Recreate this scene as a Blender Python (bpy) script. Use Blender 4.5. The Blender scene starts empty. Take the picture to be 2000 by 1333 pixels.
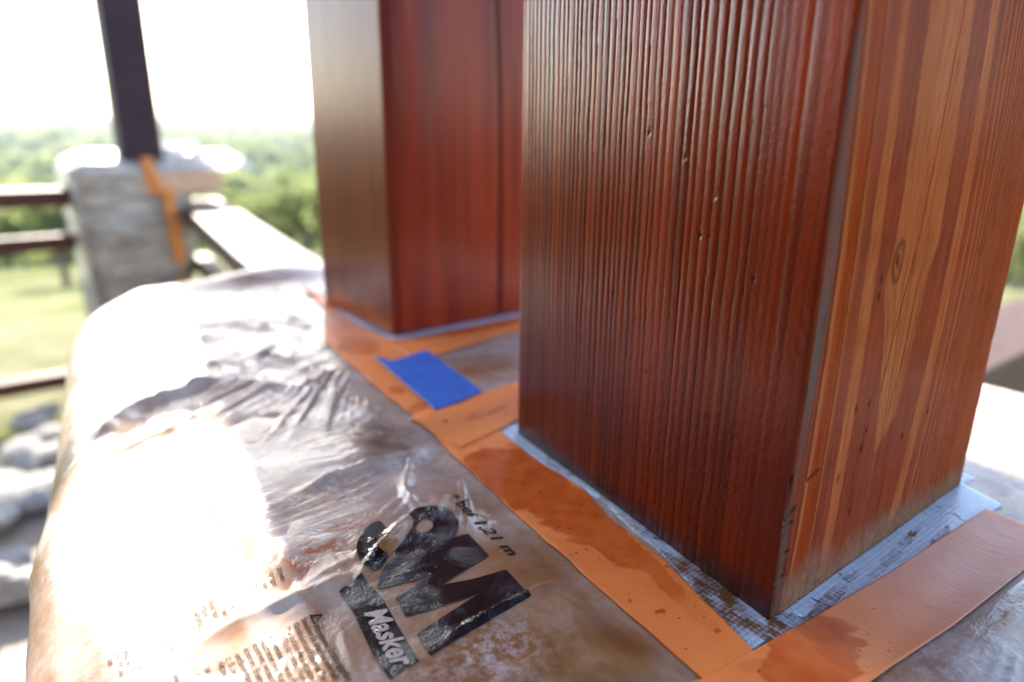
import bpy, bmesh, math, random
import numpy as np
from mathutils import Vector, Matrix
from mathutils.geometry import tessellate_polygon
random.seed(7)
rng = np.random.default_rng(7)
scene = bpy.context.scene
C = scene.collection

# ------------------------------------------------------------------ camera, light, exposure
H0 = 0.2
CR = Vector((0.78964353, -0.61347941, 0.01030126))
CU = Vector((0.17621998, 0.24284044, 0.95392612))
CF = Vector((0.58771559, 0.75144629, -0.29986472))
FPX = 1360.29
cam_d = bpy.data.cameras.new('camera')
cam = bpy.data.objects.new('camera', cam_d); C.objects.link(cam)
cam.matrix_world = Matrix(((CR.x, CU.x, -CF.x, 0), (CR.y, CU.y, -CF.y, 0), (CR.z, CU.z, -CF.z, H0), (0, 0, 0, 1)))
cam_d.sensor_width = 36; cam_d.lens = FPX * 36 / 2000
cam_d.clip_start = 0.01; cam_d.clip_end = 8000
cam_d.dof.use_dof = True
cam_d.dof.focus_distance = 0.315
cam_d.dof.aperture_fstop = 4.0
scene.camera = cam

SUN_AZ = math.radians(10)      # measured from +Y towards +X
SUN_EL = math.radians(29.5)
w = bpy.data.worlds.new('World'); scene.world = w; w.use_nodes = True
nt = w.node_tree; nt.nodes.clear()
sky = nt.nodes.new('ShaderNodeTexSky'); sky.sky_type = 'NISHITA'; sky.sun_disc = False
sky.sun_elevation = SUN_EL; sky.sun_rotation = SUN_AZ; sky.air_density = 1.0; sky.dust_density = .8; sky.ozone_density = 1.0
bg = nt.nodes.new('ShaderNodeBackground'); bg.inputs[1].default_value = 0.145
wo = nt.nodes.new('ShaderNodeOutputWorld')
nt.links.new(sky.outputs[0], bg.inputs[0]); nt.links.new(bg.outputs[0], wo.inputs[0])
sd = bpy.data.lights.new('sun', 'SUN'); sd.energy = 4.3; sd.angle = math.radians(0.53); sd.color = (1, .93, .82)
sun = bpy.data.objects.new('sun', sd); C.objects.link(sun)
S = Vector((math.sin(SUN_AZ) * math.cos(SUN_EL), math.cos(SUN_AZ) * math.cos(SUN_EL), math.sin(SUN_EL)))
sun.rotation_euler = S.to_track_quat('Z', 'Y').to_euler(); sun.location = S * 6
vs = scene.view_settings
vs.view_transform = 'Standard'; vs.look = 'None'; vs.gamma = 1; vs.use_curve_mapping = False; vs.exposure = 2.4
scene.cycles.use_denoising = True
scene.cycles.max_bounces = 8; scene.cycles.volume_bounces = 1
scene.cycles.caustics_reflective = False; scene.cycles.caustics_refractive = False
scene.cycles.sample_clamp_indirect = 8

# ------------------------------------------------------------------ helpers
def at(u, v, z=0.0):
    """point of the horizontal plane z that the survey pixel (u, v) of the 2000 px photograph measures"""
    d = CR * ((u - 1000) / FPX) + CU * (-(v - 666.5) / FPX) + CF
    return Vector((0, 0, H0)) + d * ((z - H0) / d.z)

def on_plane(u, v, axis, val):
    d = CR * ((u - 1000) / FPX) + CU * (-(v - 666.5) / FPX) + CF
    o = Vector((0, 0, H0)); return o + d * ((val - o[axis]) / d[axis])

def vnoise(x, y, seed=0):
    x = np.asarray(x, float); y = np.asarray(y, float)
    xi = np.floor(x).astype(np.int64); yi = np.floor(y).astype(np.int64)
    xf = x - xi; yf = y - yi
    xf = xf * xf * xf * (xf * (xf * 6 - 15) + 10); yf = yf * yf * yf * (yf * (yf * 6 - 15) + 10)
    def hh(a, b):
        n = (a * 374761393 + b * 668265263 + seed * 974634777) & 0xffffffff
        n = ((n ^ (n >> 13)) * 1274126177) & 0xffffffff
        return ((n ^ (n >> 16)) & 0xffff) / 32767.5 - 1
    a = hh(xi, yi); b = hh(xi + 1, yi); c = hh(xi, yi + 1); d = hh(xi + 1, yi + 1)
    return (a * (1 - xf) + b * xf) * (1 - yf) + (c * (1 - xf) + d * xf) * yf

def fbm(x, y, seed=0, o=4, g=.5):
    s = 0; a = 1; t = 0
    for i in range(o):
        s = s + a * vnoise(x * 2 ** i, y * 2 ** i, seed + i * 17); t += a; a *= g
    return s / t

def ss(a, b, x):
    t = np.clip((np.asarray(x, float) - a) / (b - a), 0, 1); return t * t * (3 - 2 * t)

def link(o, parent=None):
    C.objects.link(o)
    if parent: o.parent = parent
    return o

def tag(o, label, cat, group=None, kind=None):
    if label: o['label'] = label
    if cat: o['category'] = cat
    if group: o['group'] = group
    if kind: o['kind'] = kind
    return o

def empty(name, label, cat, loc=(0, 0, 0), group=None):
    o = bpy.data.objects.new(name, None); C.objects.link(o); o.location = loc; o.empty_display_size = .1
    return tag(o, label, cat, group)

def mesh_np(name, verts, faces, mat, parent=None, smooth=True, cols=None, attrs=None):
    me = bpy.data.meshes.new(name)
    verts = np.asarray(verts, np.float32); faces = np.asarray(faces, np.int32)
    k = faces.shape[1]
    me.vertices.add(len(verts)); me.vertices.foreach_set('co', verts.ravel())
    me.loops.add(faces.size); me.loops.foreach_set('vertex_index', faces.ravel())
    me.polygons.add(len(faces)); me.polygons.foreach_set('loop_start', np.arange(0, faces.size, k, dtype=np.int32))
    me.update(calc_edges=True); me.validate()
    if smooth: me.polygons.foreach_set('use_smooth', np.ones(len(me.polygons), bool))
    if cols is not None:
        a = me.color_attributes.new('grain', 'FLOAT_COLOR', 'POINT')
        c = np.ones((len(verts), 4), np.float32); c[:, :3] = cols; a.data.foreach_set('color', c.ravel())
    for nme, val in (attrs or {}).items():
        a = me.attributes.new(nme, 'FLOAT', 'POINT'); a.data.foreach_set('value', np.asarray(val, np.float32).ravel())
    me.materials.append(mat)
    return link(bpy.data.objects.new(name, me), parent)

def grid_faces(nr, nc, wrap=False):
    i, j = np.meshgrid(np.arange(nr - 1), np.arange(nc if wrap else nc - 1), indexing='ij')
    j2 = (j + 1) % nc
    return np.stack([i * nc + j, i * nc + j2, (i + 1) * nc + j2, (i + 1) * nc + j], -1).reshape(-1, 4)

def bm_obj(name, bm, mat, parent=None, smooth=False):
    me = bpy.data.meshes.new(name); bm.to_mesh(me); bm.free(); me.materials.append(mat)
    if smooth:
        for p in me.polygons: p.use_smooth = True
    return link(bpy.data.objects.new(name, me), parent)

def box_bm(lo, hi, bev=0.0, seg=2):
    bm = bmesh.new()
    bmesh.ops.create_cube(bm, size=1)
    for v in bm.verts:
        v.co = Vector([(lo[k] + hi[k]) / 2 + v.co[k] * (hi[k] - lo[k]) for k in range(3)])
    if bev: bmesh.ops.bevel(bm, geom=bm.edges[:], offset=bev, segments=seg, affect='EDGES', profile=.6)
    return bm

def beam_bm(a, b, wd, ht, bev=.006):
    """horizontal timber from a to b (top-centre line), width wd, height ht"""
    a = Vector(a); b = Vector(b); L = (b - a).length
    bm = box_bm((0, -wd / 2, -ht), (L, wd / 2, 0), bev)
    d = (b - a).normalized(); sx = Vector((-d.y, d.x, 0)).normalized(); up = d.cross(sx)
    M = Matrix(((d.x, sx.x, up.x, a.x), (d.y, sx.y, up.y, a.y), (d.z, sx.z, up.z, a.z), (0, 0, 0, 1)))
    bmesh.ops.subdivide_edges(bm, edges=[e for e in bm.edges if e.calc_length() > .5], cuts=8)
    for v in bm.verts:
        s = v.co.x * 3
        v.co.y += .003 * math.sin(s * 1.3) ; v.co.z += .002 * math.sin(s * 2.1 + 1)
    bm.transform(M); return bm

# ------------------------------------------------------------------ materials
def N(nt, t, **k):
    n = nt.nodes.new(t)
    for a, b in k.items():
        if a in n.inputs.keys(): n.inputs[a].default_value = b
        else: setattr(n, a, b)
    return n
def new_mat(name):
    m = bpy.data.materials.new(name); m.use_nodes = True; nt = m.node_tree
    return m, nt, nt.nodes['Principled BSDF']
def setp(b, **k):
    for a, v in k.items(): b.inputs[a.replace('_', ' ')].default_value = v
def mapping(nt, scale=(1, 1, 1), rot=(0, 0, 0), coord='Object'):
    tc = N(nt, 'ShaderNodeTexCoord'); mp = N(nt, 'ShaderNodeMapping'); mp.inputs['Scale'].default_value = scale; mp.inputs['Rotation'].default_value = rot
    nt.links.new(tc.outputs[coord], mp.inputs['Vector']); return mp.outputs[0]
def noise(nt, vec, scale, detail=4, rough=.6, dist=0):
    n = N(nt, 'ShaderNodeTexNoise'); n.inputs['Scale'].default_value = scale; n.inputs['Detail'].default_value = detail
    n.inputs['Roughness'].default_value = rough; n.inputs['Distortion'].default_value = dist
    if vec: nt.links.new(vec, n.inputs['Vector'])
    return n.outputs['Fac']
def ramp(nt, fac, stops):
    r = N(nt, 'ShaderNodeValToRGB'); e = r.color_ramp.elements
    while len(e) < len(stops): e.new(.5)
    for i, (p, c) in enumerate(stops):
        e[i].position = p; e[i].color = tuple(c) + (1,) if len(c) == 3 else c
    nt.links.new(fac, r.inputs[0]); return r.outputs[0]
def mix(nt, f, a, b, mode='MIX'):
    m = N(nt, 'ShaderNodeMix'); m.data_type = 'RGBA'; m.blend_type = mode
    for val, idx in ((f, 0), (a, 6), (b, 7)):
        if isinstance(val, (int, float)): m.inputs[idx].default_value = val
        elif isinstance(val, tuple): m.inputs[idx].default_value = val + (1,) if len(val) == 3 else val
        else: nt.links.new(val, m.inputs[idx])
    return m.outputs[2]
def math_(nt, op, a, b=0, c=0):
    m = N(nt, 'ShaderNodeMath'); m.operation = op
    for k, val in enumerate((a, b, c)):
        if isinstance(val, (int, float)): m.inputs[k].default_value = val
        else: nt.links.new(val, m.inputs[k])
    return m.outputs[0]
def bump(nt, h, strength, dist, normal=None):
    b = N(nt, 'ShaderNodeBump'); b.inputs['Strength'].default_value = strength; b.inputs['Distance'].default_value = dist
    nt.links.new(h, b.inputs['Height'])
    if normal: nt.links.new(normal, b.inputs['Normal'])
    return b.outputs[0]
def attr(nt, name):
    a = N(nt, 'ShaderNodeAttribute'); a.attribute_name = name; return a

def simple(name, col, rough=.6, noise_scale=8, var=.35, metallic=0, coat=0, bmp=.2, bdist=.002, scale=(1, 1, 1)):
    m, nt, b = new_mat(name)
    v = mapping(nt, scale); f = noise(nt, v, noise_scale, 6, .65)
    c0 = tuple(max(0, x * (1 - var)) for x in col); c1 = tuple(min(1, x * (1 + var)) for x in col)
    nt.links.new(ramp(nt, f, [(.3, c0), (.7, c1)]), b.inputs['Base Color'])
    setp(b, Roughness=rough, Metallic=metallic, Coat_Weight=coat, Coat_Roughness=.2)
    nt.links.new(bump(nt, noise(nt, v, noise_scale * 6, 4), bmp, bdist), b.inputs['Normal'])
    return m

def wood_mat(name, rough=.33, coat=.5, coat_rough=.22, micro=.4, spec=.05):
    m, nt, b = new_mat(name)
    a = attr(nt, 'grain')
    gl = attr(nt, 'gloss')
    v = mapping(nt, (1, 1, .12)); f1 = noise(nt, v, 900, 3, .6)
    v2 = mapping(nt, (1, 1, .5)); f2 = noise(nt, v2, 1400, 3, .6)
    f3 = noise(nt, mapping(nt, (1, 1, .25)), 260, 4, .6)
    col = mix(nt, math_(nt, 'MULTIPLY', math_(nt, 'SUBTRACT', f1, .38), 1.3), a.outputs['Color'], (.02, .006, .004), 'MIX')
    col = mix(nt, .3, a.outputs['Color'], col)
    nt.links.new(col, b.inputs['Base Color'])
    setp(b, Coat_Weight=coat, Coat_Roughness=coat_rough, Specular_IOR_Level=spec, Coat_IOR=1.52)
    nt.links.new(math_(nt, 'MULTIPLY_ADD', f3, .25, rough - .1), b.inputs['Roughness'])
    nt.links.new(math_(nt, 'MULTIPLY', gl.outputs['Fac'], coat), b.inputs['Coat Weight'])
    hgt = math_(nt, 'ADD', math_(nt, 'MULTIPLY', f2, .8), math_(nt, 'MULTIPLY', f1, .5))
    n1 = bump(nt, hgt, micro, .0005)
    nt.links.new(n1, b.inputs['Normal']); nt.links.new(n1, b.inputs['Coat Normal'])
    return m
M_WOOD = wood_mat('stained_wood', rough=.5, coat=.72, coat_rough=.10, micro=.38, spec=0)
M_WOODFAR = wood_mat('stained_wood_gloss', rough=.35, coat=.42, coat_rough=.07, micro=.2, spec=.05)

def rail_mat(name, col):
    m, nt, b = new_mat(name)
    v = mapping(nt, (12, 12, 60)); f = noise(nt, v, 3, 5, .6)
    c0 = tuple(x * .55 for x in col)
    nt.links.new(ramp(nt, f, [(.3, c0), (.7, col)]), b.inputs['Base Color'])
    setp(b, Roughness=.6, Specular_IOR_Level=.2)
    nt.links.new(bump(nt, f, .3, .003), b.inputs['Normal']); return m
M_RAIL = rail_mat('rail_wood', (.10, .03, .018))
M_RAIL2 = rail_mat('weathered_rail_wood', (.125, .07, .05))
M_BLOCKER = simple('blocker_boards', (.045, .024, .016), .95, 6, .3)
M_BLOCKER.node_tree.nodes['Principled BSDF'].inputs['Specular IOR Level'].default_value = 0
M_DARKPOST = simple('dark_post_wood', (.042, .022, .028), .7, 10, .2); M_DARKPOST.node_tree.nodes['Principled BSDF'].inputs['Specular IOR Level'].default_value = .2

# orange masking tape: crepe relief, dry and soaked areas
def tape_mat():
    m, nt, b = new_mat('orange_tape')
    st = attr(nt, 'stain'); gr = attr(nt, 'pale_sheen')
    v = mapping(nt); f = noise(nt, v, 45, 6, .65)
    sp = N(nt, 'ShaderNodeTexVoronoi'); sp.inputs['Scale'].default_value = 330; nt.links.new(v, sp.inputs['Vector'])
    sc_ = N(nt, 'ShaderNodeSeparateColor'); nt.links.new(sp.outputs['Color'], sc_.inputs[0])
    thr = math_(nt, 'MULTIPLY', math_(nt, 'POWER', sc_.outputs[0], 7), math_(nt, 'MULTIPLY', noise(nt, v, 40, 4, .65), .75))
    drop = math_(nt, 'LESS_THAN', sp.outputs['Distance'], math_(nt, 'SUBTRACT', thr, .05))
    dry = mix(nt, f, (.82, .205, .048), (.92, .28, .078))
    wet = mix(nt, noise(nt, v, 70, 5, .7), (.42, .046, .002), (.66, .105, .007))
    c = mix(nt, st.outputs['Fac'], dry, wet)
    c = mix(nt, math_(nt, 'MULTIPLY', drop, .75), c, (.20, .03, .008))
    c = mix(nt, gr.outputs['Fac'], c, (.72, .43, .35))  # pale sky sheen painted into the tape colour
    nt.links.new(c, b.inputs['Base Color'])
    nt.links.new(math_(nt, 'MULTIPLY_ADD', st.outputs['Fac'], -.16, .5), b.inputs['Roughness'])
    setp(b, Specular_IOR_Level=.12)
    crepe = noise(nt, mapping(nt, (1, .14, 1), (0, 0, .5)), 620, 3, .6)
    n1 = bump(nt, math_(nt, 'ADD', crepe, math_(nt, 'MULTIPLY', f, 1.2)), .55, .0007)
    nt.links.new(n1, b.inputs['Normal']); return m
M_TAPE = tape_mat()

def duct_mat():
    m, nt, b = new_mat('silver_tape')
    st = attr(nt, 'stain')
    v = mapping(nt)
    w1 = N(nt, 'ShaderNodeTexWave'); w1.bands_direction = 'X'; w1.inputs['Scale'].default_value = 130; w1.inputs['Distortion'].default_value = 2; w1.inputs['Detail Scale'].default_value = .4
    w2 = N(nt, 'ShaderNodeTexWave'); w2.bands_direction = 'Y'; w2.inputs['Scale'].default_value = 130; w2.inputs['Distortion'].default_value = 2; w2.inputs['Detail Scale'].default_value = .4
    nt.links.new(v, w1.inputs['Vector']); nt.links.new(v, w2.inputs['Vector'])
    f = noise(nt, mapping(nt, (1, .4, 1)), 130, 7, .75)
    weave = math_(nt, 'ADD', w1.outputs['Fac'], w2.outputs['Fac'])
    spot = math_(nt, 'MULTIPLY', st.outputs['Fac'], math_(nt, 'ADD', math_(nt, 'MULTIPLY', weave, .05), f))
    fac = ramp(nt, spot, [(.31, (0, 0, 0)), (.50, (1, 1, 1))])
    c = mix(nt, fac, mix(nt, f, (.38, .43, .52), (.60, .66, .76)), (.14, .055, .018))
    c = mix(nt, math_(nt, 'GREATER_THAN', noise(nt, mapping(nt, (1, .3, 1)), 220, 5, .7), .62), c, (.10, .05, .04))
    nt.links.new(c, b.inputs['Base Color'])
    setp(b, Metallic=.08, Roughness=.36)
    n1 = bump(nt, weave, .2, .0003, bump(nt, f, .5, .0012))
    nt.links.new(n1, b.inputs['Normal']); return m
M_DUCT = duct_mat()

def blue_mat():
    m, nt, b = new_mat('blue_tape'); v = mapping(nt)
    nt.links.new(mix(nt, noise(nt, v, 60, 5), (.005, .065, .32), (.020, .16, .60)), b.inputs['Base Color'])
    setp(b, Roughness=.5)
    nt.links.new(bump(nt, noise(nt, mapping(nt, (1, .15, 1)), 800, 3), .35, .0006), b.inputs['Normal']); return m
M_BLUE = blue_mat()

# clear masking film clinging to a stained cap: mottled colour below, glossy wrinkled coat above
def patch_mask(nt, v):
    return ramp(nt, noise(nt, v, 30, 5, .6, .5), [(.45, (0, 0, 0)), (.57, (1, 1, 1))])
def film_mat(name='film', side=False):
    m, nt, b = new_mat(name)
    v = mapping(nt)
    sa = attr(nt, 'stain'); cl = attr(nt, 'cloud'); cr = attr(nt, 'crease'); sm = attr(nt, 'relief')
    f1 = noise(nt, v, 22, 7, .62, .6); f2 = noise(nt, v, 230, 5, .75); f3 = noise(nt, v, 9, 3, .6)
    c = ramp(nt, f1, [(.30, (.14, .045, .012)), (.46, (.24, .095, .030)), (.60, (.32, .150, .065)), (.75, (.42, .25, .145))])
    mott = ramp(nt, f2, [(.45, (0, 0, 0)), (.62, (1, 1, 1))])
    br = attr(nt, 'brown')
    pale = ramp(nt, f1, [(.30, (.33, .22, .15)), (.5, (.48, .37, .31)), (.7, (.58, .50, .46))])
    c = mix(nt, br.outputs['Fac'], pale, c)
    c = mix(nt, math_(nt, 'MULTIPLY', mott, math_(nt, 'MULTIPLY', cl.outputs['Fac'], .65)), c, (.62, .52, .50))
    c = mix(nt, math_(nt, 'MULTIPLY', sa.outputs['Fac'], ramp(nt, noise(nt, v, 110, 6, .75), [(.45, (0, 0, 0)), (.58, (1, 1, 1))])), c, (.33, .06, .008))
    nt.links.new(c, b.inputs['Base Color'])
    setp(b, Roughness=.6, Specular_IOR_Level=.1, Coat_Weight=.68, Coat_IOR=1.52)
    # fine creases stretched along the pull of the sheet, and clinging orange-peel patches with smooth film between
    msk = patch_mask(nt, v)
    msk = math_(nt, 'MAXIMUM', msk, math_(nt, 'MULTIPLY', cl.outputs['Fac'], .55))
    a1 = noise(nt, mapping(nt, (.10, 1, 1), (0, 0, math.radians(-25))), 105, 4, .5, .6)
    f3 = ramp(nt, noise(nt, v, 13, 3, .6), [(.46, (0, 0, 0)), (.60, (1, 1, 1))])
    rdg = math_(nt, 'ABSOLUTE', math_(nt, 'SUBTRACT', a1, .5))
    fine = noise(nt, v, 520, 4, .65)
    h = math_(nt, 'MULTIPLY', math_(nt, 'MULTIPLY', rdg, -3.2), math_(nt, 'MULTIPLY', f3, cr.outputs['Fac']))
    h = math_(nt, 'ADD', h, math_(nt, 'MULTIPLY', math_(nt, 'MULTIPLY', fine, msk), .75))
    h = math_(nt, 'MULTIPLY', math_(nt, 'ADD', h, math_(nt, 'MULTIPLY', noise(nt, v, 45, 2, .5), .2)), sm.outputs['Fac'])
    nt.links.new(math_(nt, 'MULTIPLY', math_(nt, 'MULTIPLY_ADD', msk, .14, .035), sm.outputs['Fac']), b.inputs['Coat Roughness'])
    n1 = bump(nt, h, .75, .0012)
    nt.links.new(n1, b.inputs['Coat Normal'])
    nt.links.new(bump(nt, h, .3, .0008), b.inputs['Normal'])
    return m
M_FILM = film_mat()
def print_mat():
    m, nt, b = new_mat('black_print'); v = mapping(nt)
    f = noise(nt, v, 520, 4, .7); k = patch_mask(nt, v)
    nt.links.new(mix(nt, k, (.004, .003, .004), (.010, .009, .012)), b.inputs['Base Color'])
    setp(b, Roughness=.5, Coat_Weight=1, Specular_IOR_Level=.05)
    nt.links.new(math_(nt, 'MULTIPLY_ADD', k, .14, .035), b.inputs['Coat Roughness'])
    n = bump(nt, math_(nt, 'MULTIPLY', f, k), .8, .0008); nt.links.new(n, b.inputs['Coat Normal']); return m
M_PRINT = print_mat()
M_TEXT = simple('black_ink', (.012, .010, .010), .7, 200, .3)
M_TEXT.node_tree.nodes['Principled BSDF'].inputs['Specular IOR Level'].default_value = .1
M_BRUSH = simple('pale_brush_print', (.42, .30, .25), .5, 200, .3, coat=1)

M_STONE = simple('pier_stone', (.26, .22, .18), .85, 6, .35, bmp=.5, bdist=.02)
M_ROCK = simple('rubble_rock', (.42, .38, .34), .9, 4, .5, bmp=.6, bdist=.02)
M_FLOOR = simple('pale_slab', (.38, .29, .22), .85, 3, .25, bmp=.3, bdist=.01)

# ------------------------------------------------------------------ terrain, trees, haze
def zt(x, y):
    x = np.asarray(x, float); y = np.asarray(y, float); r = np.hypot(x, y)
    z = -1.42 - .165 * np.clip(r - 6.5, 0, 60) - .07 * np.clip(r - 66, 0, 200) - .004 * np.clip(r - 266, 0, 2000)
    z = z + ss(8, 30, r) * .5 * fbm(x / 14, y / 14, 5, 3) + ss(150, 600, r) * 7 * fbm(x / 260, y / 260, 9, 3)
    z = z + ss(1200, 3200, r) * (34 + 10 * fbm(x / 700, y / 700, 12, 3))
    return z
rad = np.concatenate([[0], np.geomspace(1.5, 5200, 150)])
ang = np.linspace(0, 2 * math.pi, 180, endpoint=False)
RR, AA = np.meshgrid(rad, ang, indexing='ij')
X = RR * np.sin(AA); Y = RR * np.cos(AA); Z = zt(X, Y) + .012 * fbm(X * 3, Y * 3, 4, 2)
def ground_mat():
    m, nt, b = new_mat('dry_grass_ground')
    v = mapping(nt); f = noise(nt, v, .35, 8, .7, .4); g = noise(nt, v, 2.2, 6, .7)
    c = ramp(nt, f, [(.36, (.09, .12, .03)), (.48, (.16, .17, .07)), (.58, (.27, .25, .15)), (.74, (.36, .33, .24))])
    c = mix(nt, .35, c, ramp(nt, g, [(.35, (.05, .065, .02)), (.65, (.19, .175, .12))]))
    ln = N(nt, 'ShaderNodeVectorMath'); ln.operation = 'LENGTH'; nt.links.new(v, ln.inputs[0])
    fr_ = N(nt, 'ShaderNodeMapRange'); fr_.inputs[1].default_value = 28; fr_.inputs[2].default_value = 70; nt.links.new(ln.outputs['Value'], fr_.inputs[0])
    c = mix(nt, fr_.outputs[0], c, ramp(nt, noise(nt, v, .06, 8, .75), [(.38, (.035, .055, .016)), (.6, (.075, .10, .03)), (.72, (.13, .14, .06))]))
    nt.links.new(c, b.inputs['Base Color']); setp(b, Roughness=1, Specular_IOR_Level=0)
    nt.links.new(bump(nt, noise(nt, v, 9, 6, .7), .6, .05), b.inputs['Normal']); return m
M_GROUND = ground_mat()
g = mesh_np('ground', np.stack([X, Y, Z], -1).reshape(-1, 3), grid_faces(len(rad), len(ang), True), M_GROUND); g['kind'] = 'structure'
fl = bm_obj('floor', box_bm((-3.2, -3.5, -1.46), (.9, 3.35, -1.385), .01), M_FLOOR); fl['kind'] = 'structure'

def leaf_mat(name, c0, c1):
    m, nt, b = new_mat(name)
    oi = N(nt, 'ShaderNodeObjectInfo')
    f = noise(nt, mapping(nt), 1.4, 4, .6)
    k = math_(nt, 'ADD', math_(nt, 'MULTIPLY', f, .9), math_(nt, 'MULTIPLY', oi.outputs['Random'], .4))
    nt.links.new(ramp(nt, k, [(.35, c0), (.9, c1)]), b.inputs['Base Color']); setp(b, Roughness=.8, Specular_IOR_Level=.1)
    b.inputs['Subsurface Weight'].default_value = 0
    tr = N(nt, 'ShaderNodeBsdfTranslucent'); tr.inputs[0].default_value = (.27, .31, .12, 1)
    ms = N(nt, 'ShaderNodeMixShader'); ms.inputs[0].default_value = .5
    nt.links.new(b.outputs[0], ms.inputs[1]); nt.links.new(tr.outputs[0], ms.inputs[2])
    nt.links.new(ms.outputs[0], nt.nodes['Material Output'].inputs['Surface']); return m
M_LEAF = [leaf_mat('leaf_green', (.065, .095, .026), (.12, .14, .04)), leaf_mat('leaf_olive', (.085, .105, .032), (.16, .17, .055)), leaf_mat('leaf_dark', (.035, .06, .022), (.075, .10, .03))]
M_BARK = simple('bark', (.12, .09, .07), .9, 10, .4)
def crown_mesh(seed, n=1500, hh=1.0, leaf=.085):
    r = np.random.default_rng(seed)
    cl = r.normal(0, 1, (16, 3)); cl /= np.linalg.norm(cl, axis=1)[:, None]; cl *= r.uniform(.25, .8, (16, 1)); cl[:, 2] *= .8
    idx = r.integers(0, 16, n)
    p = r.normal(0, 1, (n, 3)); p /= np.linalg.norm(p, axis=1)[:, None]
    p = cl[idx] + p * (r.uniform(.5, 1, (n, 1)) ** .5) * r.uniform(.22, .42, (16, 1))[idx]
    p[:, 2] *= hh
    a = r.normal(0, 1, (n, 3)); a /= np.linalg.norm(a, axis=1)[:, None]
    b = np.cross(a, r.normal(0, 1, (n, 3))); b /= np.linalg.norm(b, axis=1)[:, None]
    s = leaf * r.uniform(.6, 1.4, (n, 1))
    V = np.stack([p - a * s, p - b * s * .6, p + a * s, p + b * s * .6], 1).reshape(-1, 3)
    return V, np.arange(4 * n).reshape(-1, 4)
def trunk_bm():
    bm = bmesh.new()
    def limb(a, b, r0, r1):
        d = Vector(b) - Vector(a); q = d.to_track_quat('Z', 'Y').to_matrix().to_4x4(); q.translation = (Vector(a) + Vector(b)) / 2
        bmesh.ops.create_cone(bm, cap_ends=True, segments=7, radius1=r0, radius2=r1, depth=d.length, matrix=q)
    limb((0, 0, -1.5), (0.03, 0, -.2), .09, .06)
    for k in range(5):
        t = k * 1.3; limb((.03, 0, -.35 + k * .04), (.5 * math.cos(t), .5 * math.sin(t), .25 + .05 * k), .04, .012)
    return bm
protos = []
for k in range(3):
    V, F = crown_mesh(40 + k, 1500, (.85, 1.0, 1.2)[k])
    t = empty('broadleaf_tree', '', 'tree')
    c = mesh_np('crown', V, F, M_LEAF[k], t, False)
    tr = bm_obj('trunk', trunk_bm(), M_BARK, t)
    protos.append((t, c, tr))
TL = ['rounded mid green broadleaf tree on the hillside among many like it', 'loose olive green tree on the hillside among many like it', 'tall dark green tree on the hillside among many like it']
def put_tree(k, x, y, s, first=False):
    t0, c0, r0 = protos[k]
    t = t0 if first else link(t0.copy())
    z = float(zt(x, y))
    t.location = (x, y, z + 1.3 * s); t.scale = (s, s, s * random.uniform(.85, 1.15)); t.rotation_euler = (0, 0, random.uniform(0, 6.28))
    t['label'] = TL[k]; t['category'] = 'tree'; t['group'] = ('green trees', 'olive trees', 'dark trees')[k] + ' on the hillside'
    if not first:
        for o in (c0, r0):
            q = link(o.copy()); q.parent = t
placed = [False] * 3; pts = []
n = 0
while n < 285:
    az = math.radians(random.uniform(-6, 30) if n % 8 else random.uniform(70, 88))
    rr = 17 * (random.random() * 22 + 1) ** .78
    x, y = rr * math.sin(az), rr * math.cos(az); s = random.uniform(.8, 1.25) * (1 + min(rr, 110) / 90)
    if any((x - a) ** 2 + (y - b) ** 2 < (.62 * (s + c)) ** 2 for a, b, c in pts): n += .2; continue
    pts.append((x, y, s)); k = random.choice((0, 0, 1, 1, 2)); put_tree(k, x, y, s, not placed[k]); placed[k] = True; n = int(n) + 1
# far-off wood: one mass of crowns round the horizon
VV = []; FF = []; off = 0
for i in range(5200):
    az = random.uniform(0, 6.283); rr = 150 * (1 + random.random() * 9) ** 1.0 if i % 4 else random.uniform(40, 160)
    if i % 4 == 0 and (-.12 < ((az + .3) % 6.283 - .3) < .55): continue
    x, y = rr * math.sin(az), rr * math.cos(az); s = random.uniform(2.5, 5) * (1 + rr / 500)
    V, F = crown_mesh(i % 7, 60, .8, .34)
    V = V * s + np.array([x, y, float(zt(x, y)) + s * .7]); VV.append(V); FF.append(F + off); off += len(V)
fw = mesh_np('distant_wood', np.concatenate(VV), np.concatenate(FF), M_LEAF[0], None, False)
tag(fw, 'far-off mass of woodland reaching to the horizon', 'woodland', kind='stuff')

# rubble on the ground by the fence
def rock_mesh(seed):
    bm = bmesh.new(); bmesh.ops.create_icosphere(bm, subdivisions=3, radius=1)
    r = random.Random(seed); pl = [Vector((r.gauss(0, 1), r.gauss(0, 1), r.gauss(0, 1))).normalized() for _ in range(9)]
    for v in bm.verts:
        for p_ in pl:
            d = v.co.dot(p_) - .55
            if d > 0: v.co -= p_ * d
        v.co.z *= .6
    me = bpy.data.meshes.new('rock'); bm.to_mesh(me); bm.free(); me.materials.append(M_ROCK)
    return me
rms = [rock_mesh(i) for i in range(4)]
for i in range(95):
    x = random.uniform(-.9, .5); y = random.uniform(2.3, 4.45); s = random.uniform(.05, .17)
    o = bpy.data.objects.new('rock', rms[i % 4]); C.objects.link(o)
    o.location = (x, y, (-1.42 if y > 3.35 else -1.385) + s * .3); o.scale = (s, s * random.uniform(.7, 1.2), s); o.rotation_euler = (random.uniform(-.3, .3), random.uniform(-.3, .3), random.uniform(0, 6))
    tag(o, 'pale grey rubble stone lying on the ground below the left railing', 'rock', 'rubble stones below the railing')

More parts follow.
